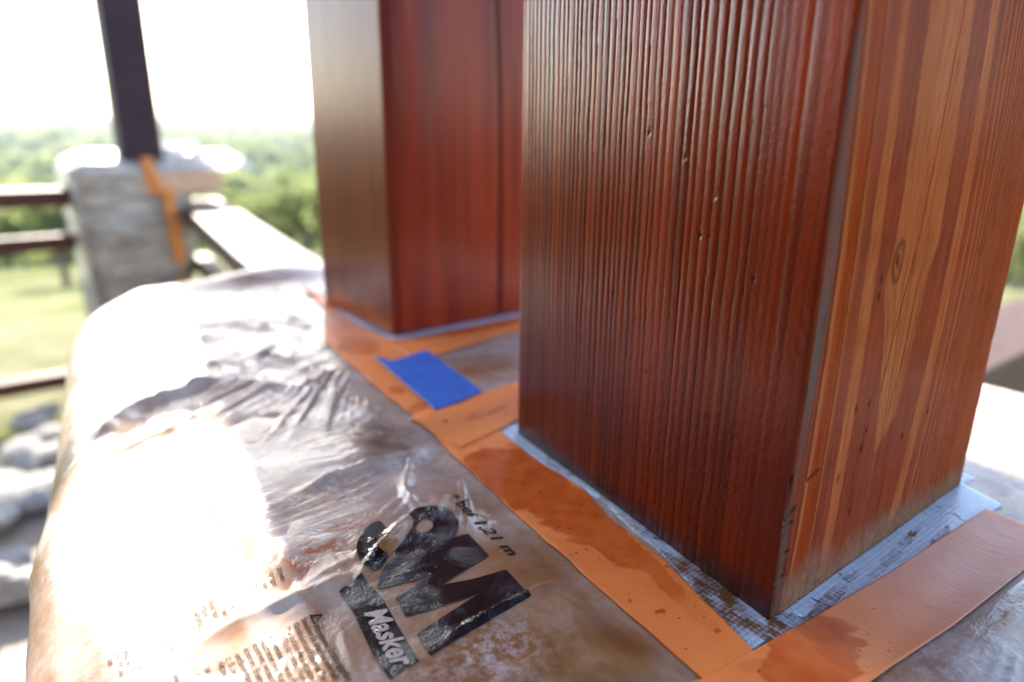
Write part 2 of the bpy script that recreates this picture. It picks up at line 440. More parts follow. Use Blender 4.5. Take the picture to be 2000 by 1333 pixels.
# ------------------------------------------------------------------ the near pier and its masking film
FX0, FX1, FY0, FY1, RX = -.004, .67, -.16, .985, .045
def edge_x(y):
    y = np.asarray(y, float); return FX0 - .020 * ss(.50, .2, y) + .150 * np.clip(y - .40, 0, 1) + .05 * ss(.80, .98, y) ** 2
pier = bm_obj('stone_pier', box_bm((FX0 + .24, FY0 + .05, -1.4), (FX1 - .05, FY1 - .05, -.03), .03, 3), M_STONE)
tag(pier, 'near stone pier hidden under plastic film carrying the two red timber posts', 'pier')

# posts footprint (near post A-B-C-D, far post)
PA, PB, PC, PD = (.2425, .1276), (.2728, .3425), (.4724, .3425), (.4424, .1276)
QX0, QX1, QY0, QY1 = .3121, .505, .5877, .754

ridges = []   # folds of the film: polyline of survey pixels, height, half width
for pl_, hh_, ww_ in [
    ([(370, 1268), (470, 1215), (560, 1180), (640, 1150), (700, 1115)], .0042, .0050),
    ([(560, 1165), (640, 1120), (700, 1085)], .0025, .004),
    ([(690, 1150), (740, 1080), (800, 1010)], .0046, .0034),
    ([(898, 905), (905, 950), (915, 1000)], .0030, .0022),
    ([(935, 925), (950, 960)], .0026, .002),
    ([(820, 1010), (790, 960), (800, 900), (850, 850)], .0030, .004),
    ([(560, 970), (680, 925), (780, 890), (870, 850)], .0035, .006),
    ([(1090, 1060), (1180, 1150), (1280, 1240), (1390, 1325)], .0045, .0040),
    ([(1110, 1180), (1140, 1260), (1170, 1320)], .0015, .003),
    ([(850, 1265), (940, 1210), (1040, 1160), (1110, 1120)], .0016, .0022),
    ([(660, 1210), (680, 1270), (700, 1333)], .0015, .002),
    ([(430, 630), (560, 650), (680, 700)], .0030, .006),
    ([(420, 690), (560, 700), (700, 760)], .0026, .006),
    ([(450, 740), (600, 760), (760, 830)], .0022, .005),
    ([(180, 860), (260, 800), (400, 750), (440, 745)], .007, .008),
    ([(200, 900), (330, 840), (430, 790)], .004, .006),
    ([(1700, 1400), (1830, 1270), (1930, 1180), (2030, 1120)], .003, .004),
    ([(1820, 1333), (1900, 1260), (2010, 1180)], .002, .005)]:
    ridges.append(([at(*q)[:2] for q in pl_], hh_, ww_))

def seg_dist(x, y, P):
    best = np.full(np.shape(x), 9.); side = np.zeros(np.shape(x))
    for (ax, ay), (bx, by) in zip(P[:-1], P[1:]):
        dx, dy = bx - ax, by - ay; L = dx * dx + dy * dy
        t = np.clip(((x - ax) * dx + (y - ay) * dy) / L, 0, 1)
        d = np.hypot(x - ax - t * dx, y - ay - t * dy)
        s = (x - ax) * dy - (y - ay) * dx
        m_ = d < best; best = np.where(m_, d, best); side = np.where(m_, s, side)
    return best, side
TAPE_L = [at(*q)[:2] for q in ((590, 560), (631, 602), (634, 669), (661, 693), (700, 727), (753, 774), (786, 798), (844, 840), (908, 900), (1000, 985), (1100, 1073), (1200, 1160), (1380, 1322), (1460, 1400), (1560, 1500))]

FANS = []
for px_, r0_, r1_, am_, kf_, sd_ in [((905, 862), .05, .12, .0016, 9, 131), ((700, 655), .14, .26, .0028, 16, 141), ((1420, 1345), .05, .12, .0012, 12, 151), ((700, 1150), .02, .05, .0008, 6, 161), ((2030, 1120), .10, .2, .0016, 16, 171)]:
    q = at(*px_); FANS.append((q.x, q.y, r0_, r1_, am_, kf_, sd_))
def wrinkle(x, y):
    """relief of the film above its smooth drape"""
    x = np.asarray(x, float); y = np.asarray(y, float)
    tx = np.interp(y, [q[1] for q in TAPE_L][::-1], [q[0] for q in TAPE_L][::-1])
    out = ss(0, .025, tx - x)                                  # left of the tape
    fr = ss(.078, .05, y) * ss(.20, .23, x)                     # in front of it
    rt = ss(.50, .53, x)
    bk = ss(.80, .84, y)
    bt = .35 * ss(.36, .375, y) * ss(.55, .53, y) * ss(.27, .29, x)
    m = np.clip(out + fr + rt + bk + bt, 0, 1)
    wx = x + .02 * vnoise(x * 12, y * 12, 31); wy = y + .02 * vnoise(x * 12, y * 12, 32)
    a = math.radians(25); ux = wx * math.cos(a) + wy * math.sin(a); uy = -wx * math.sin(a) + wy * math.cos(a)
    h = .0022 * fbm(x * 12, y * 12, 1, 3)
    crease = ss(-.15, .5, vnoise(x * 9, y * 9, 3)) * (.35 + .65 * ss(.30, .45, y))
    h = h + .0026 * (.5 - np.abs(fbm(ux * 3.5, uy * 48, 2, 3, .5))) * crease
    h = h + .0010 * fbm(ux * 24, uy * 150, 6, 2) * crease
    for (cx_, cy_, r0, r1, am, kf, sd_) in FANS:
        dx, dy = x - cx_, y - cy_; rr_ = np.hypot(dx, dy) + 1e-6; th_ = np.arctan2(dy, -dx)
        n1_ = vnoise(th_ * kf + .7 * vnoise(rr_ * 9, th_ * 2, sd_ + 5), rr_ * 4.5, sd_); n2_ = vnoise(th_ * kf * 2.6 + .5 * vnoise(rr_ * 20, th_ * 3, sd_ + 7), rr_ * 8, sd_ + 1)
        rdg = (1 - np.minimum(1, np.abs(n1_) * 3.4)) ** 1.6 + .5 * (1 - np.minimum(1, np.abs(n2_) * 2.6)) ** 2
        h = h + am * rdg * ss(0, .012, rr_) * ss(r1, r0, rr_) * ss(-.25, .35, vnoise(x * 22, y * 22, sd_ + 3) + .25)
    h = h * m * (.7 + .3 * ss(.07, .12, x))
    for P, hh, ww in ridges:
        wob = 1 + .35 * vnoise(x * 70, y * 70, 8)
        d, s = seg_dist(x, y, P)
        d = d / (ww * wob)
        prof = np.exp(-np.abs(d) ** 1.35)
        prof = np.where(s > 0, prof, np.exp(-(d * 1.6) ** 2))
        ends = np.minimum(np.hypot(x - P[0][0], y - P[0][1]), np.hypot(x - P[-1][0], y - P[-1][1]))
        h = h + hh * prof * m * (.15 + .85 * ss(0, .022, ends)) * (1 + .3 * vnoise(x * 120, y * 120, 9))
    h = h + .016 * np.exp(-((x - .30) / .10) ** 2 - ((y - .905) / .035) ** 2)   # gathered film at the far end
    h = h - .0045 * (1 - ss(0, .03, np.maximum(np.maximum(.20 - x, x - .52), np.maximum(.09 - y, y - .36))))
    h = h - .0030 * (1 - ss(0, .02, np.maximum(np.maximum(QX0 - x, x - QX1 - .02), np.maximum(.57 - y, y - .78))))
    return h

def drape(u, lo, hi, r):
    """arc-length drape over an edge at lo and hi with radius r: returns position, drop, outwardness"""
    u = np.asarray(u, float)
    a0 = lo + r; a1 = hi - r; q = r * math.pi / 2
    a0 = a0 + np.zeros(u.shape)
    tl = np.clip((a0 - u) / r, 0, math.pi / 2); tr_ = np.clip((u - a1) / r, 0, math.pi / 2)
    pos = np.where(u < a0, a0 - r * np.sin(tl), np.where(u > a1, a1 + r * np.sin(tr_), u))
    drop = np.where(u < a0, r * (1 - np.cos(tl)) + np.clip(a0 - q - u, 0, None), 0) + np.where(u > a1, r * (1 - np.cos(tr_)) + np.clip(u - a1 - q, 0, None), 0)
    return pos, drop
def surf(u, v):
    x, dx = drape(u, edge_x(v), FX1, RX); y, dy = drape(v, FY0, FY1, .05)
    h = wrinkle(u, v)
    z = h - dx - dy
    hang = ss(.02, .3, dx)
    x = x - (u < .3) * (hang * (-.05 * ss(.05, .6, dx) * 1.8 + .010 * fbm(v * 16, dx * 3, 41, 3)) + h * np.clip(dx / RX, 0, 1))
    y = y + np.where(v > .5, 1, -1) * ss(.02, .3, dy) * .015 * fbm(u * 16, dy * 3, 43, 3)
    return x, y, z
us = np.concatenate([np.arange(-1.35, -.12, .03), np.arange(-.12, -.03, .004), np.arange(-.03, .335, .0016), np.arange(.335, .72, .006), np.arange(.72, 1.9, .04)])
vs_ = np.concatenate([np.arange(-1.2, -.2, .04), np.arange(-.2, .03, .006), np.arange(.03, .56, .0016), np.arange(.56, 1.06, .004), np.arange(1.06, 2.2, .04)])
VU, VV_ = np.meshgrid(vs_, us, indexing='ij')
fx, fy, fz = surf(VV_, VU)
st = np.zeros(VU.shape)
for (px, rad_, amt) in [((600, 1085), .022, 1), ((650, 1050), .012, 1), ((700, 1015), .010, .7), ((570, 1110), .012, .8), ((480, 1240), .006, .3), ((1080, 1120), .03, .25), ((820, 930), .02, .3), ((600, 1210), .012, .4), ((960, 730), .02, .5), ((1000, 740), .012, 1)]:
    q = at(*px); st = np.maximum(st, amt * np.exp(-((VV_ - q.x) ** 2 + (VU - q.y) ** 2) / rad_ ** 2))
cloud = np.clip(.25 + 1.2 * fbm(VV_ * 11, VU * 11, 21, 4), 0, 1)
for px, rad_ in [((640, 960), .03), ((560, 900), .03), ((960, 1270), .02), ((820, 990), .012), ((1900, 1290), .03)]:
    q = at(*px); cloud = np.maximum(cloud, np.exp(-((VV_ - q.x) ** 2 + (VU - q.y) ** 2) / rad_ ** 2))
brown = np.zeros(VU.shape)
for px, rad_, amt in [((830, 1100), .05, 1), ((950, 1250), .06, 1), ((900, 1000), .035, .9), ((1150, 1250), .05, 1), ((650, 1280), .03, .9), ((540, 1290), .02, .7), ((640, 960), .035, .75), ((750, 850), .03, .8), ((950, 720), .05, 1), ((1000, 1100), .04, 1), ((1750, 1330), .03, .9), ((150, 870), .03, .5), ((250, 1180), .02, .6)]:
    q = at(*px); brown = np.maximum(brown, amt * np.exp(-(((VV_ - q.x) ** 2 + (VU - q.y) ** 2) / rad_ ** 2) ** 1.4))
brown = np.maximum(brown, .42 * ss(.10, .13, VV_) * ss(.47, .43, VV_) * ss(.07, .10, VU))
brown = np.maximum(brown, .9 * ss(.05, .25, vnoise(VV_ * 60 + VU * 10, VU * 9 - VV_ * 8, 57)) * ss(.12, .08, VV_) * ss(.62, .45, VU) * .8)
brown = np.clip(brown + .30 * brown * fbm(VV_ * 40, VU * 40, 55, 3), 0, 1)
film = empty('masking_film', 'clear printed plastic film draped over the near pier with folds and brown stains', 'plastic film')
mesh_np('film_sheet', np.stack([fx, fy, fz], -1).reshape(-1, 3), grid_faces(len(vs_), len(us)), M_FILM, film, True, None, {'stain': st, 'cloud': cloud, 'brown': brown, 'relief': .45 + .55 * ss(.075, .12, VV_), 'crease': np.clip(.25 + ss(.27, .40, VU) + ss(.09, .07, VU) * ss(.22, .26, VV_), 0, 1)})

def film_hit(u, v):
    """film parameters (u,v) that the survey pixel measures"""
    z = 0.0
    for _ in range(12):
        q = at(u, v, z)
        if q.x < float(edge_x(q.y)) + .004: break
        # invert drape in x
        a0 = float(edge_x(q.y)) + RX
        uu = q.x if q.x > a0 else a0 - RX * math.asin(min(.999, (a0 - q.x) / RX))
        x, y, zz = surf(uu, q.y); z = z * .4 + float(zz) * .6
    return uu, q.y

# ---- print on the film
def lay(me2d, to_uv, name, mat, off=.0004, cut=.0028):
    """take a flat mesh in its own 2-D frame, refine it and lay it on the film"""
    bm = bmesh.new(); bm.from_mesh(me2d)
    for v in bm.verts:
        a, b = to_uv(v.co.x, v.co.y); v.co = (a, b, 0)
    bmesh.ops.triangulate(bm, faces=bm.faces[:])
    for _ in range(6):
        es = [e for e in bm.edges if e.calc_length() > cut]
        if not es: break
        bmesh.ops.subdivide_edges(bm, edges=es, cuts=1, use_grid_fill=False)
        bmesh.ops.triangulate(bm, faces=[f for f in bm.faces if len(f.verts) > 3])
    uv = np.array([v.co[:2] for v in bm.verts])
    e = .0008
    x, y, z = surf(uv[:, 0], uv[:, 1])
    x1, y1, z1 = surf(uv[:, 0] + e, uv[:, 1]); x2, y2, z2 = surf(uv[:, 0], uv[:, 1] + e)
    nn = np.cross(np.stack([x1 - x, y1 - y, z1 - z], -1), np.stack([x2 - x, y2 - y, z2 - z], -1)); nn /= np.linalg.norm(nn, axis=1)[:, None]
    P = np.stack([x, y, z], -1) + nn * off
    for v, q in zip(bm.verts, P): v.co = q
    bmesh.ops.recalc_face_normals(bm, faces=bm.faces[:])
    if bm.faces and sum(f.normal.z for f in bm.faces) < 0: bmesh.ops.reverse_faces(bm, faces=bm.faces[:])
    return bm_obj(name, bm, mat, film, True)

def curve_mesh(loops):
    cu = bpy.data.curves.new('tmp', 'CURVE'); cu.dimensions = '2D'; cu.fill_mode = 'BOTH'
    for L in loops:
        sp = cu.splines.new('POLY'); sp.points.add(len(L) - 1)
        for p_, q in zip(sp.points, L): p_.co = (q[0], q[1], 0, 1)
        sp.use_cyclic_u = True
    o = bpy.data.objects.new('tmp', cu); C.objects.link(o)
    bpy.context.view_layer.update()
    me = bpy.data.meshes.new_from_object(o.evaluated_get(bpy.context.evaluated_depsgraph_get()))
    bpy.data.objects.remove(o); return me
def smooth_poly(L, n=1):
    for _ in range(n):
        out = []
        for i in range(len(L)):
            a, b = L[i], L[(i + 1) % len(L)]
            out += [(a[0] * .8 + b[0] * .2, a[1] * .8 + b[1] * .2), (a[0] * .2 + b[0] * .8, a[1] * .2 + b[1] * .8)]
        L = out
    return L
def logo(loops, name, sm=0):
    K = 3.573
    LL = []
    for L in loops:
        if sm: L = smooth_poly(L, sm)
        q = [film_hit(650 + a / K, 960 + b / K) for a, b in L]
        LL.append([(a * 100, b * 100) for a, b in q])
    me = curve_mesh(LL)
    lay(me, lambda a, b: (a / 100, b / 100), name, M_PRINT)
logo([[(330, 205), (270, 225), (215, 275), (175, 345), (163, 410), (185, 480), (230, 530), (290, 552), (330, 548), (400, 440), (345, 415), (312, 380), (308, 340), (340, 305), (402, 290), (365, 245)]], 'printed_letter', 2)
logo([[(520, 150), (600, 115), (700, 103), (790, 115), (850, 160), (882, 225), (868, 290), (845, 312), (826, 326), (828, 327), (943, 301), (945, 300), (947, 302), (1088, 448), (1090, 450), (1087, 452), (880, 580), (772, 651), (770, 652), (769, 650), (724, 575), (722, 572), (719, 573), (600, 618), (400, 668), (310, 690), (320, 600), (430, 430), (540, 280), (570, 210)],
      [(600, 215), (650, 190), (695, 215), (700, 255), (660, 290), (610, 295), (575, 265)]], 'printed_letter', 1)
logo([[(1210, 550), (1385, 730), (680, 1152), (585, 1000), (1020, 718), (900, 762), (510, 882), (440, 750), (604, 640), (724, 576), (774, 656), (1000, 610)]], 'printed_letter')
logo([[(45, 700), (120, 650), (200, 570), (290, 690), (345, 745), (480, 985), (605, 1190), (500, 1240), (400, 1320), (300, 1180), (240, 1060), (140, 840)]], 'printed_bar')

FONT = None
def text_mesh(s, bold=0.0, shear=0.0):
    cu = bpy.data.curves.new('tmp', 'FONT'); cu.body = s; cu.resolution_u = 2; cu.size = 1; cu.offset = bold; cu.shear = shear
    o = bpy.data.objects.new('tmp', cu); C.objects.link(o); bpy.context.view_layer.update()
    me = bpy.data.meshes.new_from_object(o.evaluated_get(bpy.context.evaluated_depsgraph_get())); bpy.data.objects.remove(o)
    return me
def film_text(s, a, b, size, name='printed_text', mat=M_TEXT, xs=1.0, fit=False, bold=.0, shear=0, up=0.0, off=.0004, cut=.003):
    """baseline from survey pixel a towards b; size in metres"""
    A = Vector(film_hit(*a)); B = Vector(film_hit(*b)); d = (B - A); L = d.length; d.normalize(); n_ = Vector((-d.y, d.x))
    me = text_mesh(s, bold, shear)
    wd = max(v.co.x for v in me.vertices)
    k = L / wd if fit else size * xs
    def f(x, y):
        q = A + d * (x * k) + n_ * ((y + up) * size); return q.x, q.y
    return lay(me, f, name, mat, off, cut)
film_text('* bei 1,21 m', (872, 968), (993, 1086), .0105, fit=True, bold=.012)
film_text('Masker', (711, 1200), (772, 1312), .013, mat=M_BRUSH, fit=True, bold=.03, shear=.25, off=.0009, name='printed_word')
rows = [('Warnhinweis: Erstickungsgefahr', (612, 1224), (680, 1333)), ('bewahren Sie diese Folie außerhalb', (589, 1211), (653, 1329)), ('Kleinkindern und Kindern auf. Die', (573, 1220), (629, 1330)),
        ('Nase und/oder Mund festsetzen', (557, 1228), (608, 1330)), ('NICHT für Kinderbetten, Wiegen', (541, 1236), (591, 1332)), ('verwenden. Dieses Produkt', (525, 1245), (568, 1332)),
        ('Austreten von Kunststoff', (509, 1254), (547, 1330)), ('kommen, wodurch sich', (493, 1260), (528, 1330)), ('könnten. Breiten des', (476, 1269), (505, 1332)), ('entflammbaren', (459, 1279), (483, 1333)),
        ('z. B. beim Auf', (442, 1287), (462, 1333)), ('Hitzequelle', (425, 1294), (442, 1333)), ('WARNUNG', (397, 1308), (408, 1333)), ('Anwendung', (381, 1319), (388, 1335))]
for i_, (s_, a_, b_) in enumerate(rows): film_text(s_, a_, b_, .0040, xs=.85, fit=i_ < 5, bold=.008, up=-.1)
left = [('• Remove if moisture present', (324, 1218), (342, 1333)), ('under 24 hours or less', (305, 1235), (320, 1333)), ('• Not recommended for', (292, 1235), (306, 1333)), ('surfacing.', (275, 1249), (287, 1333)), ('• Not intended', (262, 1254), (274, 1333)),
        ('window', (243, 1272), (252, 1333)), ('• Do not use', (229, 1272), (237, 1333)), ('tom', (212, 1287), (218, 1333))]
for s_, a_, b_ in left: film_text(s_, a_, b_, .0038, xs=.85, bold=.008, up=-.1)
up_ = ['WARNING automotive finish', 'surfaces is limited', 'plastic may cling to', 'a child. Keep', 'away from', 'children to avoid', 'danger of', 'suffocation do', 'not use in cribs', 'carriages or', 'playpens']
for k_, s_ in enumerate(up_):
    t_ = k_ / 10; a_ = (373 + 168 * t_, 1189 - 78 * t_); film_text(s_[:9 + (k_ % 4)], a_, (a_[0] + 16, a_[1] + 50), .0038, xs=.85, bold=.008)
tri = lambda k: [(616 + k * a, 1212 + k * b) for a, b in ((-12, -9), (15, -11), (-2, 10))]
me_ = curve_mesh([[tuple(100 * c for c in film_hit(*q)) for q in tri(1.0)], [tuple(100 * c for c in film_hit(*q)) for q in tri(.62)]])
lay(me_, lambda a, b: (a / 100, b / 100), 'printed_warning_sign', M_TEXT)
film_text('!', (609, 1208), (624, 1213), .0035, bold=.02, up=-.3)

# ------------------------------------------------------------------ tapes
def ribbon(name, EL, ER, off, mat, label, cat='tape', group=None, nl=None, nw=14, stains=(), pale_sheen=(), dip=0, thick=.0003, edge_wob=.0006, seed=0, zfun=None):
    """strip between two edge polylines of world points, laid on the film"""
    EL = [Vector((q[0], q[1])) for q in EL]; ER = [Vector((q[0], q[1])) for q in ER]
    def resample(E, n_):
        L = np.concatenate([[0], np.cumsum([(b - a).length for a, b in zip(E[:-1], E[1:])])])
        t = np.linspace(0, L[-1], n_); return np.stack([np.interp(t, L, [q[k] for q in E]) for k in (0, 1)], -1), L[-1]
    _, L0 = resample(EL, 2)
    nl = nl or max(8, int(L0 / .003))
    A, _ = resample(EL, nl); B, _ = resample(ER, nl)
    s = np.linspace(0, 1, nw)[None, :, None]
    P = A[:, None, :] * (1 - s) + B[:, None, :] * s
    x = P[..., 0]; y = P[..., 1]
    e0 = np.zeros((nl, nw)); e0[:, 0] = 1; e0[:, -1] = 1
    x = x + e0 * edge_wob * vnoise(x * 90, y * 90, seed + 3)
    z = wrinkle(x, y) * .35 + np.clip(wrinkle(x, y), -.02, 0) * .65 + off + .0003 * fbm(x * 60, y * 60, seed, 2)
    if zfun is not None: z = z + zfun(np.broadcast_to(s[..., 0], (nl, nw)), x, y)
    stn = np.zeros(x.shape); sheen_v = np.zeros(x.shape)
    nz = .45 * fbm(x * 45, y * 45, seed + 5, 4) + .5 * fbm((x + y) * 160, (x - y) * 22, seed + 6, 3)
    for (px, rx, ry, rot, amt) in stains:
        q = at(*px); c_, s_ = math.cos(rot), math.sin(rot)
        dx = (x - q.x) * c_ + (y - q.y) * s_; dy = -(x - q.x) * s_ + (y - q.y) * c_
        d = np.sqrt((dx / rx) ** 2 + (dy / ry) ** 2) + .55 * nz
        stn = np.maximum(stn, amt * (1 - ss(.93, 1.03, d)) * (.8 + .25 * fbm(x * 120, y * 120, seed + 7, 3)))
    for (px, r_, amt) in pale_sheen:
        q = at(*px); sheen_v = np.maximum(sheen_v, amt * np.exp(-((x - q.x) ** 2 + (y - q.y) ** 2) / r_ ** 2))
    top = np.stack([x, y, z], -1).reshape(-1, 3)
    F = grid_faces(nl, nw)
    # thickness: skirt round the border
    b_ = [i * nw for i in range(nl)] + [(nl - 1) * nw + j for j in range(1, nw)] + [i * nw + nw - 1 for i in range(nl - 2, -1, -1)] + [j for j in range(nw - 2, 0, -1)]
    low = top[b_] - np.array([0, 0, thick + .0006]); base = len(top); m_ = len(b_)
    F2 = np.array([[b_[i], b_[(i + 1) % m_], base + (i + 1) % m_, base + i] for i in range(m_)])
    V = np.concatenate([top, low]); F = np.concatenate([F, F2])
    # grids may wind either way
    n_ = np.cross(top[1] - top[0], top[nw] - top[0])[2]
    if n_ < 0: F = F[:, ::-1]
    stn = np.concatenate([stn.ravel(), stn.ravel()[b_]]); sheen_v = np.concatenate([sheen_v.ravel(), sheen_v.ravel()[b_]])
    o = mesh_np(name, V, F, mat, None, True, None, {'stain': stn, 'pale_sheen': sheen_v})
    return tag(o, label, cat, group)
P2 = lambda *L: [tuple(at(*q)[:2]) for q in L]
GO = 'orange masking tape strips on the pier'; GS = 'silver tape strips round the post feet'
# silver first (lowest), then the orange
dip = lambda s, x, y: .0006 * np.sin(s * math.pi * 2) * ss(.30, .16, y) + .0004 * vnoise(s * 7, y * 12, 77)
ribbon('silver_tape', P2((950, 812), (1075, 905), (1185, 975), (1310, 1085), (1460, 1262)), [(.292, .375), (.287, .3425), (.274, .25), (.262, .17), (.256, .121)], .0008, M_DUCT,
       'silver tape strip along the foot of the near post, left side, paint filled weave', 'tape', GS, nw=20, seed=3, zfun=dip,
       stains=[((1340, 1110), .05, .03, 1.5, 1.0), ((1400, 1190), .03, .02, 1.5, 1.0), ((1220, 1010), .03, .012, 1.5, .9), ((1100, 900), .02, .008, 1.5, .8)])
ribbon('silver_tape', [(.214, .112), (.2425, .1290), (.34, .1290), (.4424, .1290), (.452, .150)], P2((1452, 1275), (1600, 1195), (1750, 1100), (1925, 994), (1960, 975)), .0010, M_DUCT,
       'bluish silver tape strip in front of the near post', 'tape', GS, nw=16, seed=9, stains=[((1490, 1235), .026, .016, 0, 1.0), ((1620, 1160), .03, .0035, .1, .9), ((1750, 1070), .035, .0028, .1, .9), ((1840, 1035), .015, .002, .1, .9)])
ribbon('silver_tape', [(.4400, .128), (.4560, .24), (.4700, .352)], [(.458, .125), (.473, .24), (.488, .352)], .0006, M_DUCT, 'silver tape strip on the sunlit right side of the near post', 'tape', GS, nw=8, seed=11)
ribbon('silver_tape', P2((617, 560), (648, 592), (700, 632), (772, 672)), [(.3135, .80), (.3135, .72), (.3135, .65), (.3135, .576)], .0004, M_DUCT, 'blurred silver tape strip left of the far post', 'tape', GS, nw=8, seed=14)
ribbon('silver_tape', [(.305, .589), (.41, .589), (.515, .589)], [(.303, .565), (.41, .571), (.515, .573)], .0006, M_DUCT, 'silver tape strip in front of the far post', 'tape', GS, nw=8, seed=15)

ribbon('orange_tape', P2((590, 560), (631, 602), (634, 669), (661, 693), (700, 727), (753, 774), (786, 798), (844, 840), (908, 900), (1000, 985), (1100, 1073), (1200, 1160), (1380, 1322), (1460, 1400)),
       P2((625, 575), (655, 604), (700, 636), (766, 667), (800, 700), (850, 740), (900, 780), (975, 832), (1040, 885), (1140, 945), (1190, 1000), (1300, 1085), (1474, 1262), (1560, 1350)), .0016, M_TAPE,
       'long orange masking tape strip left of both posts with dark paint stains', 'tape', GO, nl=420, nw=44, seed=21,
       stains=[((1000, 920), .040, .034, 1.45, 1.0), ((1095, 975), .042, .020, 1.35, 1.0), ((1190, 1040), .034, .012, 1.35, .95), ((1270, 1095), .03, .006, 1.3, .8), ((1290, 1230), .085, .045, 1.3, .30), ((700, 680), .03, .02, 1.5, .8), ((775, 765), .006, .010, 0, .7), ((815, 800), .012, .006, .5, .7), ((1340, 1160), .03, .005, 1.3, .45),  # the broad faint entry paints the dimmer near end, not a stain
               ((1291, 1184), .0022, .0014, -.6, 1.6), ((1230, 1150), .0011, .0008, 0, 1.6), ((1231, 1163), .0012, .0009, 0, 1.6), ((1403, 1222), .0018, .0010, -.4, 1.6)],
       pale_sheen=[((650, 625), .05, .55), ((700, 650), .04, .3)])
ribbon('orange_tape', P2((760, 664), (800, 660), (900, 640), (1008, 619), (1060, 610)), P2((800, 704), (840, 700), (920, 676), (1008, 650), (1060, 640)), .0022, M_TAPE,
       'orange tape strip across the front of the far post soaked with stain', 'tape', GO, nl=90, nw=20, seed=31, stains=[((850, 655), .06, .008, 0, 1), ((960, 640), .05, .011, 0, 1)])
ribbon('orange_tape', P2((800, 822), (850, 802), (930, 777), (1008, 752), (1100, 722)), P2((900, 868), (976, 832), (1008, 815), (1060, 790), (1130, 770)), .0022, M_TAPE,
       'pale orange tape strip crossing between the two posts behind the near one', 'tape', GO, nl=120, nw=24, seed=33, stains=[((960, 805), .018, .0022, .1, .8), ((925, 812), .010, .0016, .3, .7), ((868, 825), .0020, .0014, 0, 1.4)])
ribbon('orange_tape', P2((1330, 1345), (1474, 1262), (1600, 1190), (1750, 1102), (1850, 1036), (1928, 986)), P2((1500, 1445), (1640, 1365), (1745, 1290), (1865, 1215), (2005, 1108), (2085, 1046)), .0021, M_TAPE,
       'wide orange tape strip across the front of the near post with a soaked patch', 'tape', GO, nl=260, nw=44, seed=37,
       stains=[((1590, 1275), .032, .019, .3, 1.0), ((1500, 1290), .012, .004, -.5, .5), ((1480, 1330), .05, .03, .3, .3)], pale_sheen=[((1880, 1090), .07, .75), ((1960, 1040), .05, .8)])
ribbon('blue_tape', P2((730, 702), (768, 712), (802, 700), (834, 691)), P2((850, 808), (880, 798), (910, 787), (941, 772)), .0034, M_BLUE,
       'bright blue masking tape patch between the posts', 'tape', None, nl=60, nw=40, seed=40, edge_wob=.0014)

# ------------------------------------------------------------------ posts
def ring_depths(w_):   # grooves of the near post, measured from its near corner
    g_ = [.0]; x = .0155
    for d_ in (.0155, .0085, .0085): pass
    xs = [-.006, .0052, .0108, .0160, .0212, .0258, .0302, .034]
    x = .034; r = random.Random(5)
    while x < .215:
        x += (.0054 - .0014 * min(1, x / .2)) * r.uniform(.84, 1.2); xs.append(x)
    return np.array(xs)
GR = ring_depths(0)
def left_face(w_, z):
    """relief and colour on the ridged face: w_ distance from near corner, z height"""
    ww = w_ + .0016 * vnoise(z * 5, w_ * 6, 61) + .0004 * vnoise(z * 40, w_ * 60, 62) - .01 * (z - .1) * ss(.0, .2, w_)
    i = np.clip(np.searchsorted(GR, ww.ravel()).reshape(ww.shape), 1, len(GR) - 1)
    a, b = GR[i - 1], GR[i]; t = np.clip((ww - a) / (b - a), 0, 1); per = b - a
    amp = .00042 * (.35 + .65 * ss(.03, .10, z)) * np.where(ww < .034, .28, 1) * (.75 + .5 * vnoise(i * 3.3, z * 9, 63))
    prof = np.clip(1 - np.abs(t * 2 - 1) ** 1.9, 0, 1)
    prof = prof + .12 * vnoise(ww * 1500, z * 40, 64)
    rough_ = vnoise(w_ * 700, z * 500, 65) * (.00002 + .00006 * ss(.2, .06, z) * ss(.0, .03, z) * ss(.14, .05, np.abs(w_ - .07)))
    h = amp * (prof - 1) + rough_
    h = h - .0002 * np.exp(-((ww - .0165) / .0015) ** 2)
    groove = np.exp(-(np.minimum(t, 1 - t) * per / .0007) ** 2)
    base = np.array([.18, .017, .004]); lite = np.array([.38, .046, .008]); drk = np.array([.016, .003, .002])
    k = np.clip(.35 + .5 * fbm(ww * 160, z * 6, 66, 3) + .35 * vnoise(i * 1.7, z * 4, 67), 0, 1)
    k = np.clip(k + .35 * ss(.06, .02, w_) * ss(.15, .25, z), 0, 1)
    col = base * (1 - k[..., None]) + lite * k[..., None]
    gm = (groove * np.where(ww < .034, .5, 1) * np.clip(.52 + .42 * vnoise(i * 2.1, z * 12, 68), .3, 1))[..., None]
    col = col * (1 - gm) + drk * gm
    for z0, w0, s_ in [(.158, .062, .0022), (.158, .057, .0012), (.175, .055, .0011), (.20, .10, .0016), (.145, .03, .0013), (.12, .12, .0015), (.11, .10, .001), (.19, .075, .0012), (.085, .09, .0012)]:
        q = np.exp(-((w_ - w0) / (s_ * .45)) ** 2 - ((z - z0) / (s_ * .75)) ** 2)[..., None]
        h = h - .0006 * q[..., 0]; col = col * (1 - q * .9)
    col = col * (.62 + .38 * ss(.03, .14, z + .02 * vnoise(w_ * 20, z * 12, 91)))[..., None]  # weaker light low on the face, painted as a darker colour
    # dark line at the foot and worn corner
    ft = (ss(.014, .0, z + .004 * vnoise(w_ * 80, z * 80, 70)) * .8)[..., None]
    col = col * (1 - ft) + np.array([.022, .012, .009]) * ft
    ed = (ss(.004, .0, w_) * .3)[..., None]; col = col * (1 - ed) + np.array([.05, .02, .016]) * ed
    return h, col, np.ones(w_.shape)

